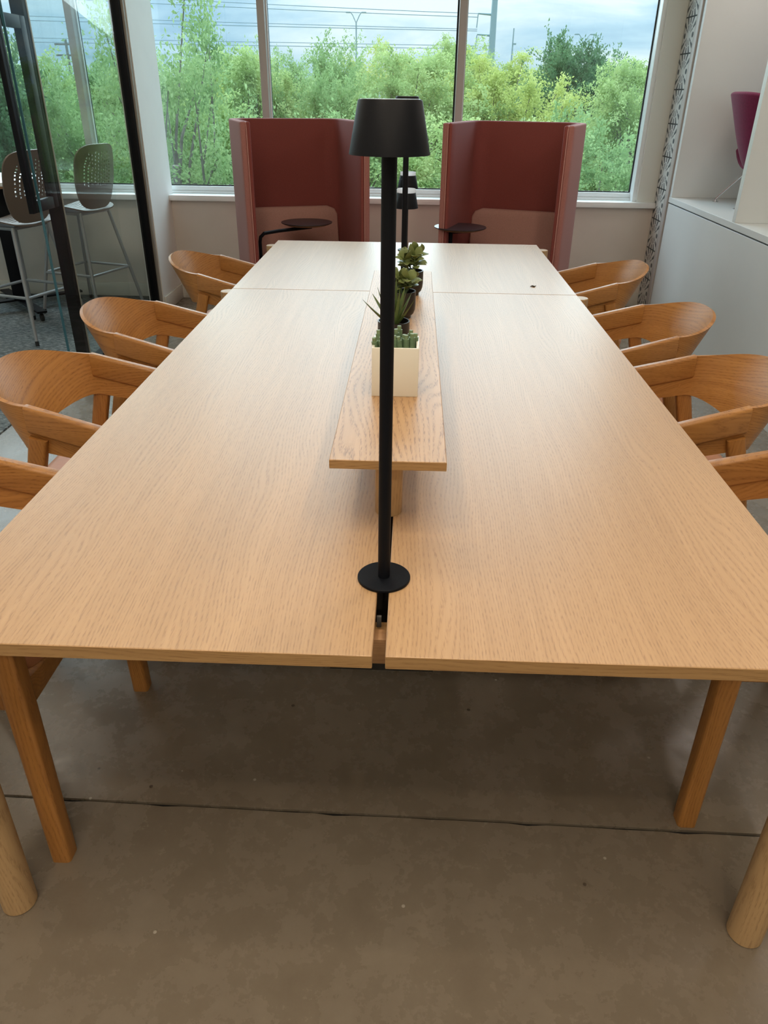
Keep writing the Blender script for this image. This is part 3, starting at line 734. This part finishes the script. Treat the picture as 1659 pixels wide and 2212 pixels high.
# ------------------------------------------------------------------ high-backed pods
def make_pod(name, loc, rz, label, tab):
    t = empty(name, loc, rz, label=label, cat='armchair', group='high-backed lounge pods')
    W, D, th, H, rc = 0.80, 0.72, 0.06, 1.33, 0.13
    # U-shaped screen: centre line from front-left around the back to front-right (front is -y)
    hw = W / 2 - th / 2; yb = D / 2 - th / 2; yf = -D / 2
    line = [(-hw, yf + (yb - rc - yf) * k / 6) for k in range(7)]
    line += [(-hw + rc - rc * math.cos(R(a)), yb - rc + rc * math.sin(R(a))) for a in range(10, 90, 10)]
    line += [(-hw + rc, yb), (0, yb), (hw - rc, yb)]
    line += [(hw - rc + rc * math.sin(R(a)), yb - rc + rc * math.cos(R(a))) for a in range(10, 90, 10)]
    line += [(hw, yb - rc + (yf - yb + rc) * k / 6) for k in range(7)]
    def shell(off, th, z0, z1, nm, mat):
        P = [[(x, y, z0 + (z1 - z0) * j / 4) for j in range(5)] for x, y in line]
        pts = [Vector((x, y)) for x, y in line]; Q = []
        for i, p in enumerate(pts):
            d = (pts[min(i + 1, len(pts) - 1)] - pts[max(i - 1, 0)]).normalized(); n = Vector((d.y, -d.x))
            q = p + n * off
            Q.append([(q.x, q.y, z0 + (z1 - z0) * j / 4) for j in range(5)])
        return MB().sheet(Q, th).build(nm, mat, t, 0.010, 3, angle=50)
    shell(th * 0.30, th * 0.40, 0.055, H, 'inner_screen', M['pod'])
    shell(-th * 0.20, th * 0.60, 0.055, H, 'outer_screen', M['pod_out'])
    for s in (-1, 1):
        x = s * (hw - 0.006)
        MB().tube([(x, yf - 0.001, 0.06), (x, yf - 0.001, H - 0.03), (x, yf + 0.010, H - 0.008), (x, yf + 0.035, H + 0.000)], 0.0032, 8).build('piping', M['piping'], t)
    iw = W / 2 - th - 0.004
    B('seat_base', M['pod_out'], -iw, iw, yf + 0.06, yb - th / 2 - 0.002, 0.10, 0.33, t, 0.02)
    B('seat_cushion', M['pod_seat'], -iw, iw, yf + 0.03, yb - th / 2 - 0.05, 0.332, 0.45, t, 0.03, seg=4)
    mb = MB(); rg = []
    for f in range(7):
        k = f / 6; z = 0.452 + 0.325 * k; y = yb - th / 2 - 0.105 + 0.055 * k
        rg.append([(-iw + 0.006, y, z), (iw - 0.006, y, z), (iw - 0.006, y + 0.075 - 0.03 * k, z), (-iw + 0.006, y + 0.075 - 0.03 * k, z)])
    # round the upper corners
    rg[-1] = [(-iw + 0.075, rg[-1][0][1] + .01, rg[-1][0][2]), (iw - 0.075, rg[-1][1][1] + .01, rg[-1][1][2]), (iw - 0.075, rg[-1][2][1], rg[-1][2][2]), (-iw + 0.075, rg[-1][3][1], rg[-1][3][2])]
    z6 = rg[-2]
    rg.insert(-1, [(-iw + 0.026, z6[0][1] + .006, 0.758), (iw - 0.026, z6[1][1] + .006, 0.758), (iw - 0.026, z6[2][1], 0.758), (-iw + 0.026, z6[3][1], 0.758)])
    mb.rings(rg); mb.build('back_cushion', M['pod_cushion'], t, 0.012, 3, angle=60)
    for sx in (-1, 1):
        for sy in (-1, 1):
            MB().lathe([(0.014, 0), (0.018, 0.056)], 16).build('foot', M['black'], t, loc=(sx * 0.31, sy * 0.27, 0))
    # swivelling tablet: round top on a bent arm from a post beside the left wing
    px, py, tx, ty, tz, bent = tab
    tb = MB().lathe([(0.165, 0.0), (0.172, 0.004), (0.172, 0.008)], 48).build('tablet', M['tablet'], t, loc=(tx, ty, tz + 0.010))
    MB().lathe([(0.135, -0.011), (0.171, 0.0025)], 48).build('tablet_edge', M['tablet_edge'], tb)
    if bent:
        pts = [(px, py, 0.34), (px, py, tz - 0.07), (px + 0.006, py, tz - 0.04), (px + 0.03, py, tz - 0.018)] + [(px + (tx + 0.03 - px) * f, py + (ty - py) * f, tz - 0.016) for f in (0.35, 0.7, 1.0)]
        MB().tube(pts, 0.011, 10).build('tablet_arm', M['black'], t)
    else:
        pts = [(px, py, 0.34), (px, py, tz - 0.022), (tx + 0.02, ty + 0.01, tz - 0.010)]
        MB().tube([(px, py, 0.34), (px, py, tz - 0.010)], 0.014, 12).build('tablet_post', M['black'], t)
        MB().tube([(px, py, tz - 0.012), (tx + 0.05, ty, tz - 0.012)], 0.008, 10).build('tablet_arm', M['black'], t)
    return t
make_pod('lounge_pod', (-0.745, 5.42, 0), R(19), 'red high-backed lounge pod nearer the glass partition, black tablet over its seat', (-0.31, -0.24, 0.040, -0.06, 0.70, True))
make_pod('lounge_pod', (0.690, 5.42, 0), R(-18), 'red high-backed lounge pod nearer the white cabinet, tablet in front of its wing', (-0.33, -0.30, -0.285, -0.235, 0.70, False))

# ------------------------------------------------------------------ glass partition and door
XP = XL - 0.055
gp = empty('glass_partition', (XP, 5.0, 0), label='black-framed fixed glass panel between the meeting area and the side room', cat='partition')
B('far_post', M['black_frame'], -0.03, 0.03, 0.665, 0.718, 0, CEIL_Z, gp, 0.002)
B('post_liner', M['trim_metal'], 0.0305, 0.048, 0.69, 0.718, 0, CEIL_Z, gp, 0.002)
B('near_post', M['black_frame'], -0.032, 0.032, -0.735, -0.68, 0, CEIL_Z, gp, 0.002)
B('post_liner', M['trim_metal'], 0.0325, 0.037, -0.70, -0.688, 0, CEIL_Z, gp, 0.001)
B('bottom_rail', M['black_frame'], -0.03, 0.03, -0.68, 0.665, 0.006, 0.05, gp, 0.002)
B('pane', M['door_glass'], -0.006, 0.006, -0.68, 0.665, 0.05, CEIL_Z, gp, smooth=False)
dr = empty('glass_door', (XP + 0.048, 4.0, 0), label='frameless sliding glass door with a black rectangular pull, standing open', cat='door')
B('pane', M['clear_glass'], -0.006, 0.006, 0.006, 1.05, 0.012, 2.6, dr, smooth=False)
B('pane_edge', M['glass_edge'], -0.006, 0.006, 0.0, 0.0055, 0.012, 2.6, dr, smooth=False)
pull = empty('pull_handle', (-0.024, 0, 0)); pull.parent = dr
B('bar', M['black_frame'], -0.012, 0.014, -0.055, 0.0, 0.935, 1.79, pull, 0.002)
B('bar', M['black_frame'], -0.012, 0.014, 0.195, 0.25, 0.935, 1.79, pull, 0.002)
B('bar', M['black_frame'], -0.012, 0.014, 0.0, 0.195, 1.735, 1.79, pull, 0.002)
B('bar', M['black_frame'], -0.012, 0.014, 0.0, 0.195, 0.935, 0.99, pull, 0.002)

# ------------------------------------------------------------------ side room: stools and bar table
def make_stool():
    t = empty('bar_stool')
    # facing +y; seat pan with holes
    def pan(fn, ni, nj, hole, th, nm):
        P = [[Vector(fn(i / ni, j / nj)) for j in range(nj + 1)] for i in range(ni + 1)]
        mb = MB()
        v = []; f = []
        nrm = (P[ni // 2 + 1][nj // 2] - P[ni // 2][nj // 2]).cross(P[ni // 2][nj // 2 + 1] - P[ni // 2][nj // 2]).normalized() * th
        n = (ni + 1) * (nj + 1)
        for lay in (0, 1):
            for i in range(ni + 1):
                for j in range(nj + 1): v.append(P[i][j] - nrm * lay)
        ix = lambda i, j, l=0: l * n + i * (nj + 1) + j
        solid = [[not hole(i, j) for j in range(nj)] for i in range(ni)]
        for i in range(ni):
            for j in range(nj):
                if not solid[i][j]: continue
                f.append((ix(i, j), ix(i + 1, j), ix(i + 1, j + 1), ix(i, j + 1)))
                f.append((ix(i, j + 1, 1), ix(i + 1, j + 1, 1), ix(i + 1, j, 1), ix(i, j, 1)))
                for (a, b, di, dj) in (((i, j), (i + 1, j), 0, -1), ((i + 1, j), (i + 1, j + 1), 1, 0), ((i + 1, j + 1), (i, j + 1), 0, 1), ((i, j + 1), (i, j), -1, 0)):
                    q, w = i + di, j + dj
                    if q < 0 or w < 0 or q >= ni or w >= nj or not solid[q][w]:
                        f.append((ix(*b), ix(*a), ix(*a, 1), ix(*b, 1)))
        mb.add(v, f)
        return mb.build(nm, M['stool'], t, angle=45)
    def seatf(a, b):
        x = (a - .5) * 2; y = (b - .5) * 2
        # square to rounded disc
        k = 1 / max(1e-6, (abs(x) ** 5 + abs(y) ** 5) ** (1 / 5)) * max(abs(x), abs(y)) if (x or y) else 1
        x, y = x * k, y * k
        return (0.205 * x, 0.20 * y, 0.745 + 0.02 * x * x - 0.02 * y * y * (1 if y < 0 else 1.2))
    pan(seatf, 26, 26, lambda i, j: 4 <= i <= 21 and 4 <= j <= 21 and i % 2 == 0 and (j + (i // 2) % 2) % 2 == 0, 0.009, 'seat')
    def backf(a, b):
        s = (a - .5) * 2; t = (b - .5) * 2
        k = max(abs(s), abs(t)) / max(1e-6, (abs(s) ** 4 + abs(t) ** 4) ** 0.25) if (s or t) else 1
        s, t = s * k, t * k; b = t * .5 + .5
        w = 0.165 + 0.040 * min(1, b / 0.45)
        return (w * s, -0.185 - 0.10 * b + 0.055 * s * s * (0.4 + 0.6 * b), 0.735 + 0.42 * b)
    pan(backf, 26, 36, lambda i, j: 4 <= i <= 21 and 13 <= j <= 31 and i % 2 == 0 and (j + (i // 2) % 2) % 2 == 0, 0.009, 'backrest')
    B('bracket', M['steel'], -0.14, 0.14, -0.15, 0.15, 0.700, 0.722, t, 0.006)
    for sx in (-1, 1):
        for sy in (-1, 1):
            a = Vector((sx * 0.15, sy * 0.14, 0.715)); b = Vector((sx * 0.265, sy * 0.255, 0.0))
            lg = MB().tube([a, b.lerp(a, 0.05)], 0.012, 12).build('leg', M['steel'], t)
            MB().tube([b.lerp(a, 0.052), b + Vector((0, 0, 0.006))], 0.0125, 12).build('foot_cap', M['rubber'], lg)
        MB().tube([(sx * 0.15, -0.145, 0.71), (sx * 0.15, 0.145, 0.71)], 0.011, 10).build('seat_bar', M['steel'], t)
    zc = 0.30; k = 0.15 + 0.115 * (0.715 - zc) / 0.715; k2 = 0.14 + 0.115 * (0.715 - zc) / 0.715
    for a, b in (((-k, -k2), (k, -k2)), ((k, -k2), (k, k2)), ((k, k2), (-k, k2)), ((-k, k2), (-k, -k2))):
        MB().tube([(a[0], a[1], zc), (b[0], b[1], zc)], 0.0095, 10).build('foot_rail', M['steel'], t)
    return t
st0 = make_stool()
st0.location = (-2.56, 5.06, 0.006); st0.rotation_euler = (0, 0, R(72))
tag(st0, 'taupe bar stool with a perforated back, seen through the open doorway', 'stool', 'perforated bar stools')
st1 = copy_tree(st0)
st1.location = (-2.40, 5.74, 0.006); st1.rotation_euler = (0, 0, R(72))
tag(st1, 'taupe bar stool behind the fixed glass panel, close to the window sill', 'stool', 'perforated bar stools')
bt = empty('bar_table', (-2.93, 5.68, 0.006), R(19), label='white-topped bar-height table on a black column in the side room', cat='table')
B('top', M['sill'], -0.38, 0.38, -0.38, 0.38, 0.905, 0.930, bt, 0.003)
B('top_edge', M['oak_dark'], -0.378, 0.378, -0.378, 0.378, 0.890, 0.9045, bt, 0.002)
B('column', M['black_frame'], -0.05, 0.05, -0.05, 0.05, 0.090, 0.889, bt, 0.004)
for a in (-67, 23):
    mb = MB(); d = Vector((math.cos(R(a)), math.sin(R(a)), 0))
    beam(mb, -d * 0.45 + Vector((0, 0, 0.068 if a < 0 else 0.082)), d * 0.45 + Vector((0, 0, 0.068 if a < 0 else 0.082)), (0.035, 0.007), (0.035, 0.007), 0.003, xdir=(-d.y, d.x, 0))
    bar = mb.build('base_bar', M['black_frame'], bt)
    for s in (-1, 1):
        MB().lathe([(0.012, -0.012), (0.026, -0.010), (0.026, 0.010), (0.012, 0.012)], 20).build('caster', M['rubber'], bar, loc=tuple(d * s * 0.42 + Vector((0, 0, 0.0265))), rot=(R(90), 0, R(a)))

# ------------------------------------------------------------------ white display cabinet on the right
cb = empty('display_cabinet', (XR, 3.0, 0), label='white built-in display cabinet with a low front panel and open bays', cat='cabinet')
YE = 5.86 - 3.0
for k, (y0, y1) in enumerate(((-2.5, -1.45), (-1.447, 0.2), (0.203, YE - 0.004))):
    B('front_panel', M['white_lam'], 0.0, 0.022, y0, y1, 0.0, 0.818, cb, 0.001, smooth=False)
B('plinth', M['black_inner'], 0.024, 1.10, -2.5, YE - 0.005, 0.0, 0.822, cb, smooth=False)
B('shelf', M['white_lam'], -0.002, 1.12, -2.5, YE - 0.002, 0.8265, 0.862, cb, 0.0012, smooth=False)
B('end_panel', M['white_lam'], 0.0, 1.12, YE - 0.05, YE - 0.003, 0.8625, 2.6, cb, 0.001, smooth=False)
for y in (1.62, 0.30, -1.1):
    B('divider', M['white_lam'], 0.0, 1.12, y - 0.024, y + 0.024, 0.8625, 2.6, cb, 0.001, smooth=False)
B('back_panel', M['white_lam'], 1.121, 1.14, -2.5, YE - 0.002, 0.8265, 2.6, cb, smooth=False)
B('top_panel', M['white_lam'], 0.0, 1.14, -2.5, YE - 0.002, 2.601, 2.64, cb, 0.001, smooth=False)

for y in (2.2, 0.95, -0.4):  # unseen LED bars and lamps, added to brighten the cabinet bays
    led = B('added_led_bar', M['housing'], 0.25, 0.30, y - 0.25, y + 0.25, 2.58, 2.60, cb)
    ld = bpy.data.lights.new('added_bay_light', 'AREA'); ld.shape = 'RECTANGLE'; ld.size = 0.05; ld.size_y = 0.5; ld.energy = 5.0; ld.color = (1.0, 0.86, 0.76)
    lo = bpy.data.objects.new('added_bay_light', ld); lo.location = (XR + 0.275, 3.0 + y, 2.575); col.objects.link(lo)
# magenta chair on display
mg = empty('lounge_chair', (2.34, 5.40, 0.862), R(0), label='magenta felt shell chair on thin chrome legs inside the display cabinet', cat='chair')
P = []
for i in range(15):
    s = (i / 14 - .5) * 2
    row = []
    for j in range(13):
        b = j / 12
        w = 0.235 + 0.10 * b - 0.03 * b * b
        x = -0.18 - 0.11 * b + 0.30 * abs(s) ** 2.2 * (0.55 + 0.25 * b) if False else 0
        yy = w * s
        xx = -0.16 - 0.16 * b ** 0.8 + 0.26 * abs(s) ** 2.5 * (1 - 0.35 * b)
        zz = 0.235 + 0.42 * b + 0.10 * abs(s) ** 2 * (1 - b) * 0.6 - 0.05 * abs(s) ** 4 * b
        row.append((xx, yy, zz))
    P.append(row)
MB().sheet(P, 0.035).build('shell_back', M['magenta'], mg, 0.012, 3, angle=60)
P = []
for i in range(13):
    s = (i / 12 - .5) * 2
    P.append([(-0.16 + 0.46 * j / 10, (0.25 + 0.05 * math.sin(PI * j / 10)) * s, 0.225 + 0.05 * (j / 10) - 0.02 * math.sin(PI * j / 10) + 0.10 * abs(s) ** 3) for j in range(11)])
MB().sheet(P, 0.03).build('seat', M['magenta'], mg, 0.010, 3, angle=60)
for sx, sy in ((-1, 1), (-1, -1), (1, 1), (1, -1)):
    fx, fy = (-0.25 if sx < 0 else 0.25), sy * 0.19
    lg = MB().tube([(sx * 0.10, sy * 0.08, 0.225), (fx * 0.93, fy * 0.93, 0.045), (fx, fy, 0.018), (fx, fy, 0.006)], 0.0065, 10).build('leg', M['chrome'], mg)
    MB().lathe([(0.020, 0.0), (0.020, 0.004), (0.008, 0.008)], 20).build('foot', M['chrome'], lg, loc=(fx, fy, 0))

# ------------------------------------------------------------------ outdoors
GZ = -4.6
B('ground', M['ground'], -200, 200, 7.2, 420, GZ - 0.3, GZ, smooth=False, kind='structure')
def tree_meshes(seed, H, R0, zc, n_clump, leaves, ls, droop, sparse=1.0):
    # trunk foot at z=0; crown centred at zc, radius R0 (horizontal), extends to H
    g = np.random.default_rng(seed); rg = random.Random(seed)
    wood_mb = MB()
    wood_mb.tube([(0, 0, 0), (rg.uniform(-.1, .1), rg.uniform(-.1, .1), zc * 0.5), (rg.uniform(-.2, .2), rg.uniform(-.2, .2), zc)], [0.16, 0.12, 0.08], 8)
    cs = []
    for k in range(n_clump):
        while True:
            p = g.uniform(-1, 1, 3)
            q = np.linalg.norm(p)
            if 0.25 < q < 1: break
        p = p / q * q ** 0.45
        c = np.array([p[0] * R0, p[1] * R0, zc + p[2] * (H - zc) * (1.0 if p[2] > 0 else 1.1)])
        cs.append(c)
        st = np.array([0, 0, zc * rg.uniform(0.45, 0.95)])
        mid = (st + c) / 2 + g.normal(0, 0.15, 3)
        wood_mb.tube([tuple(st), tuple(mid), tuple(c)], [0.05, 0.03, 0.008], 5, cap=False)
    per = leaves // n_clump
    Cn, D = [], []
    for c in cs:
        ns = 14; nl = per // ns
        for s in range(ns):
            d = g.normal(0, 1, 3); d /= np.linalg.norm(d); d[2] += 0.25; ln = g.uniform(.35, .95) * R0 * 0.42
            t = np.linspace(0.1, 1, nl) + g.uniform(-.03, .03, nl)
            pts = c + np.outer(t, d) * ln
            pts[:, 2] -= droop * (t ** 2) * ln
            pts += g.normal(0, 0.045 * sparse, (nl, 3))
            Cn.append(pts)
            dd = d + np.stack([np.zeros(nl), np.zeros(nl), -2 * droop * t], 1)
            D.append(dd + g.normal(0, 0.75, (nl, 3)))
    Cn = np.concatenate(Cn); D = np.concatenate(D); n = len(Cn)
    D /= np.linalg.norm(D, axis=1)[:, None]
    nr = g.normal(0, 1, (n, 3)); nr[:, 2] += 1.1
    S = np.cross(D, nr); S /= np.linalg.norm(S, axis=1)[:, None] + 1e-9
    sz = (ls * g.uniform(.6, 1.4, n))[:, None]
    v = np.empty((n, 4, 3))
    v[:, 0] = Cn; v[:, 1] = Cn + D * sz * 0.5 + S * sz * 0.26; v[:, 2] = Cn + D * sz; v[:, 3] = Cn + D * sz * 0.5 - S * sz * 0.26
    me = bpy.data.meshes.new('crown')
    me.vertices.add(n * 4); me.vertices.foreach_set('co', v.reshape(-1))
    me.loops.add(n * 4); me.loops.foreach_set('vertex_index', np.arange(n * 4, dtype=np.int32))
    me.polygons.add(n); me.polygons.foreach_set('loop_start', np.arange(0, n * 4, 4, dtype=np.int32)); me.polygons.foreach_set('loop_total', np.full(n, 4, dtype=np.int32))
    me.update(); me.validate()
    return wood_mb, me
KINDS = {
    'willowy': (21, 7.0, 2.5, 4.6, 80, 95000, 0.068, 0.55, 1.2, 'leaf_a'),
    'bushy':   (22, 6.2, 2.6, 3.9, 80, 95000, 0.066, 0.15, 1.0, 'leaf_b'),
    'dark':    (23, 7.0, 2.1, 4.6, 150, 120000, 0.075, 0.05, 0.9, 'leaf_c'),
    'yellow':  (24, 7.0, 2.3, 4.7, 70, 80000, 0.066, 0.70, 1.3, 'leaf_d'),
    'sparse':  (25, 7.4, 1.8, 5.0, 40, 22000, 0.070, 0.10, 2.0, 'leaf_b'),
}
protos = {}
def tree(kind, x, y, top_z, scale_r, rz, label):
    sd, H, R0, zc, nc, nl, ls, dr, sp, lm = KINDS[kind]
    if kind not in protos:
        wmb, me = tree_meshes(sd, H, R0, zc, nc, nl, ls, dr, sp)
        me.materials.append(M[lm])
        t = empty('tree')
        wmb.build('trunk', M['bark'], t)
        c = bpy.data.objects.new('crown', me); col.objects.link(c); c.parent = t
        protos[kind] = t
    else:
        t = copy_tree(protos[kind])
    sz = (top_z - GZ) / H
    t.location = (x, y, GZ); t.rotation_euler = (0, 0, R(rz)); t.scale = (scale_r, scale_r, sz)
    tag(t, label, 'tree', 'trees outside the window')
TREES = [
    # front row, low in the window
    ('bushy', -1.9, 13.5, 1.15, 0.95, 10, 'low bushy tree in front, behind the pod nearer the glass partition'),
    ('willowy', 0.9, 13.0, 1.0, 0.85, 80, 'low feathery tree seen between the two pods'),
    ('bushy', 3.1, 13.8, 1.1, 0.9, 140, 'low bushy tree at the window jamb by the tiled strip'),
    ('willowy', -3.9, 14.5, 1.3, 0.8, 200, 'low feathery tree seen past the white stub wall'),
    # middle row
    ('willowy', -4.3, 20.0, 2.15, 0.9, 30, 'bright green tree left of the first mullion'),
    ('yellow', -5.2, 18.0, 2.2, 0.6, 15, 'yellow-green slender tree near the stub wall'),
    ('bushy', -2.6, 21.0, 2.45, 0.85, 75, 'leafy tree just right of the first mullion'),
    ('willowy', -0.3, 19.5, 2.15, 1.0, 130, 'wide feathery tree filling the middle pane'),
    ('yellow', 1.9, 20.5, 2.35, 0.95, 60, 'yellow-green drooping tree at the second mullion'),
    ('dark', 4.35, 24.0, 2.60, 0.80, 20, 'dark green round-crowned tree in the pane by the tiles'),
    ('willowy', 5.3, 18.5, 2.0, 0.85, 250, 'pale feathery tree at the edge of the window by the tiles'),
    # back row
    ('bushy', -8.5, 32.0, 2.5, 1.2, 0, 'far leafy tree behind the stub wall'),
    ('yellow', -1.2, 31.0, 3.1, 1.0, 100, 'far yellow-green tree below the double-armed street light'),
    ('willowy', 1.3, 33.0, 3.1, 1.1, 160, 'far feathery tree left of the second mullion'),
    ('yellow', 3.2, 32.0, 2.95, 1.1, 220, 'far yellow-green tree below the transmission pole'),
    ('willowy', 9.2, 34.0, 2.55, 1.1, 300, 'far feathery tree at the edge of the sky by the tiles'),
    ('bushy', -5.3, 33.0, 2.5, 1.1, 310, 'far leafy tree in the dip of the skyline'),
    ('bushy', 6.2, 36.0, 2.2, 1.4, 40, 'far broad tree behind the dark round one'),
    # tall sparse tree by the stub wall, trees outside the side room
    ('sparse', -3.55, 12.0, 3.0, 0.75, 0, 'tall thin-leaved tree reaching the top beside the white stub wall'),
    ('dark', -7.1, 11.0, 3.6, 0.8, 70, 'tall dark tree filling the doorway view of the side room'),
    ('dark', -8.9, 13.6, 4.2, 0.95, 170, 'second tall dark tree farther out beyond the side room'),
    ('bushy', -5.6, 15.5, 1.95, 0.95, 120, 'green tree seen through the fixed glass panel'),
    ('willowy', -8.6, 18.0, 2.05, 1.0, 220, 'feathery tree behind the one in the fixed glass panel'),
    ('bushy', -12.5, 26.0, 2.2, 1.3, 260, 'broad tree far out beyond the side room'),
]
for k in TREES: tree(*k)
# street lights
def street_light(x, y, z, s, label):
    t = empty('street_light', (x, y, GZ), label=label, cat='street light', group='double-armed street lights')
    h = z - GZ
    MB().tube([(0, 0, 0), (0, 0, h - 1.35 * s)], [0.14, 0.09], 8).build('pole', M['utility'], t)
    for k in (-1, 1):
        MB().tube([(0, 0, h - 1.4 * s), (k * 0.55 * s, 0, h - 0.35 * s), (k * 0.85 * s, 0, h), (k * 1.25 * s, 0, h + 0.02)], [0.07, 0.06, 0.06, 0.05], 6).build('arm', M['utility'], t)
        B('lamp_head', M['utility'], k * 1.25 * s - 0.3, k * 1.25 * s + 0.3, -0.12, 0.12, h - 0.08, h + 0.08, t, 0.03)
street_light(-8.4, 120, 11.0, 0.85, 'double-armed street light rising behind the trees in the middle pane')
street_light(22.3, 120, 8.8, 0.85, 'double-armed street light above the dark round tree')
street_light(-41.0, 120, 8.4, 0.85, 'double-armed street light seen through the fixed glass panel')
# transmission pole with three arms
tp = empty('transmission_pole', (10.0, 120, GZ), label='tall steel transmission pole with insulator arms beside the second mullion', cat='utility pole')
MB().tube([(0, 0, 0), (0, 0, 24)], [0.62, 0.30], 12).build('pole', M['utility'], tp)
for z in (10.9, 8.55, 6.25):
    MB().tube([(0, 0, z - GZ), (-2.1, 0, z - GZ + 0.12)], [0.16, 0.10], 8).build('arm', M['utility'], tp)
    MB().tube([(-2.1, 0, z - GZ), (-2.2, 0, z - GZ - 1.5)], 0.08, 6).build('insulator', M['utility'], tp)
mp_ = empty('radio_mast', (12.8, 120, GZ), label='thin mast above the yellow-green trees', cat='mast')
MB().tube([(0, 0, 0), (0, 0, 9.4 - GZ)], [0.20, 0.08], 8).build('pole', M['utility'], mp_)
B('antenna', M['utility'], -0.1, 0.45, -0.1, 0.1, 7.5 - GZ, 7.7 - GZ, mp_)
up_ = empty('utility_pole', (-48.5, 120, GZ), label='wooden utility pole with crossarms seen through the fixed glass panel', cat='utility pole')
MB().tube([(0, 0, 0), (0, 0, 7.6 - GZ)], [0.25, 0.18], 8).build('pole', M['bark'], up_)
for z in (6.9, 5.6):
    B('crossarm', M['bark'], -1.6, 1.6, -0.1, 0.1, z - GZ, z - GZ + 0.22, up_)
# power lines, three pairs
for k, (za, zb) in enumerate(((12.3, 11.0), (11.75, 10.6), (9.9, 9.25), (9.5, 9.05), (7.6, 7.35), (7.15, 7.0))):
    pts = []
    for i in range(13):
        f = i / 12; x = -70 + (7.9 + 70) * f
        pts.append((x, 120, zb + (za - zb) * max(0.0, (8.0 - x) / 42.4) ** 1.15))
    MB().tube(pts, 0.045, 5).build('power_line', M['wire'], label='%s power line of the three pairs across the sky' % ['topmost', 'second from top', 'third from top', 'fourth from top', 'fifth from top', 'lowest'][k], cat='power line', group='power lines')
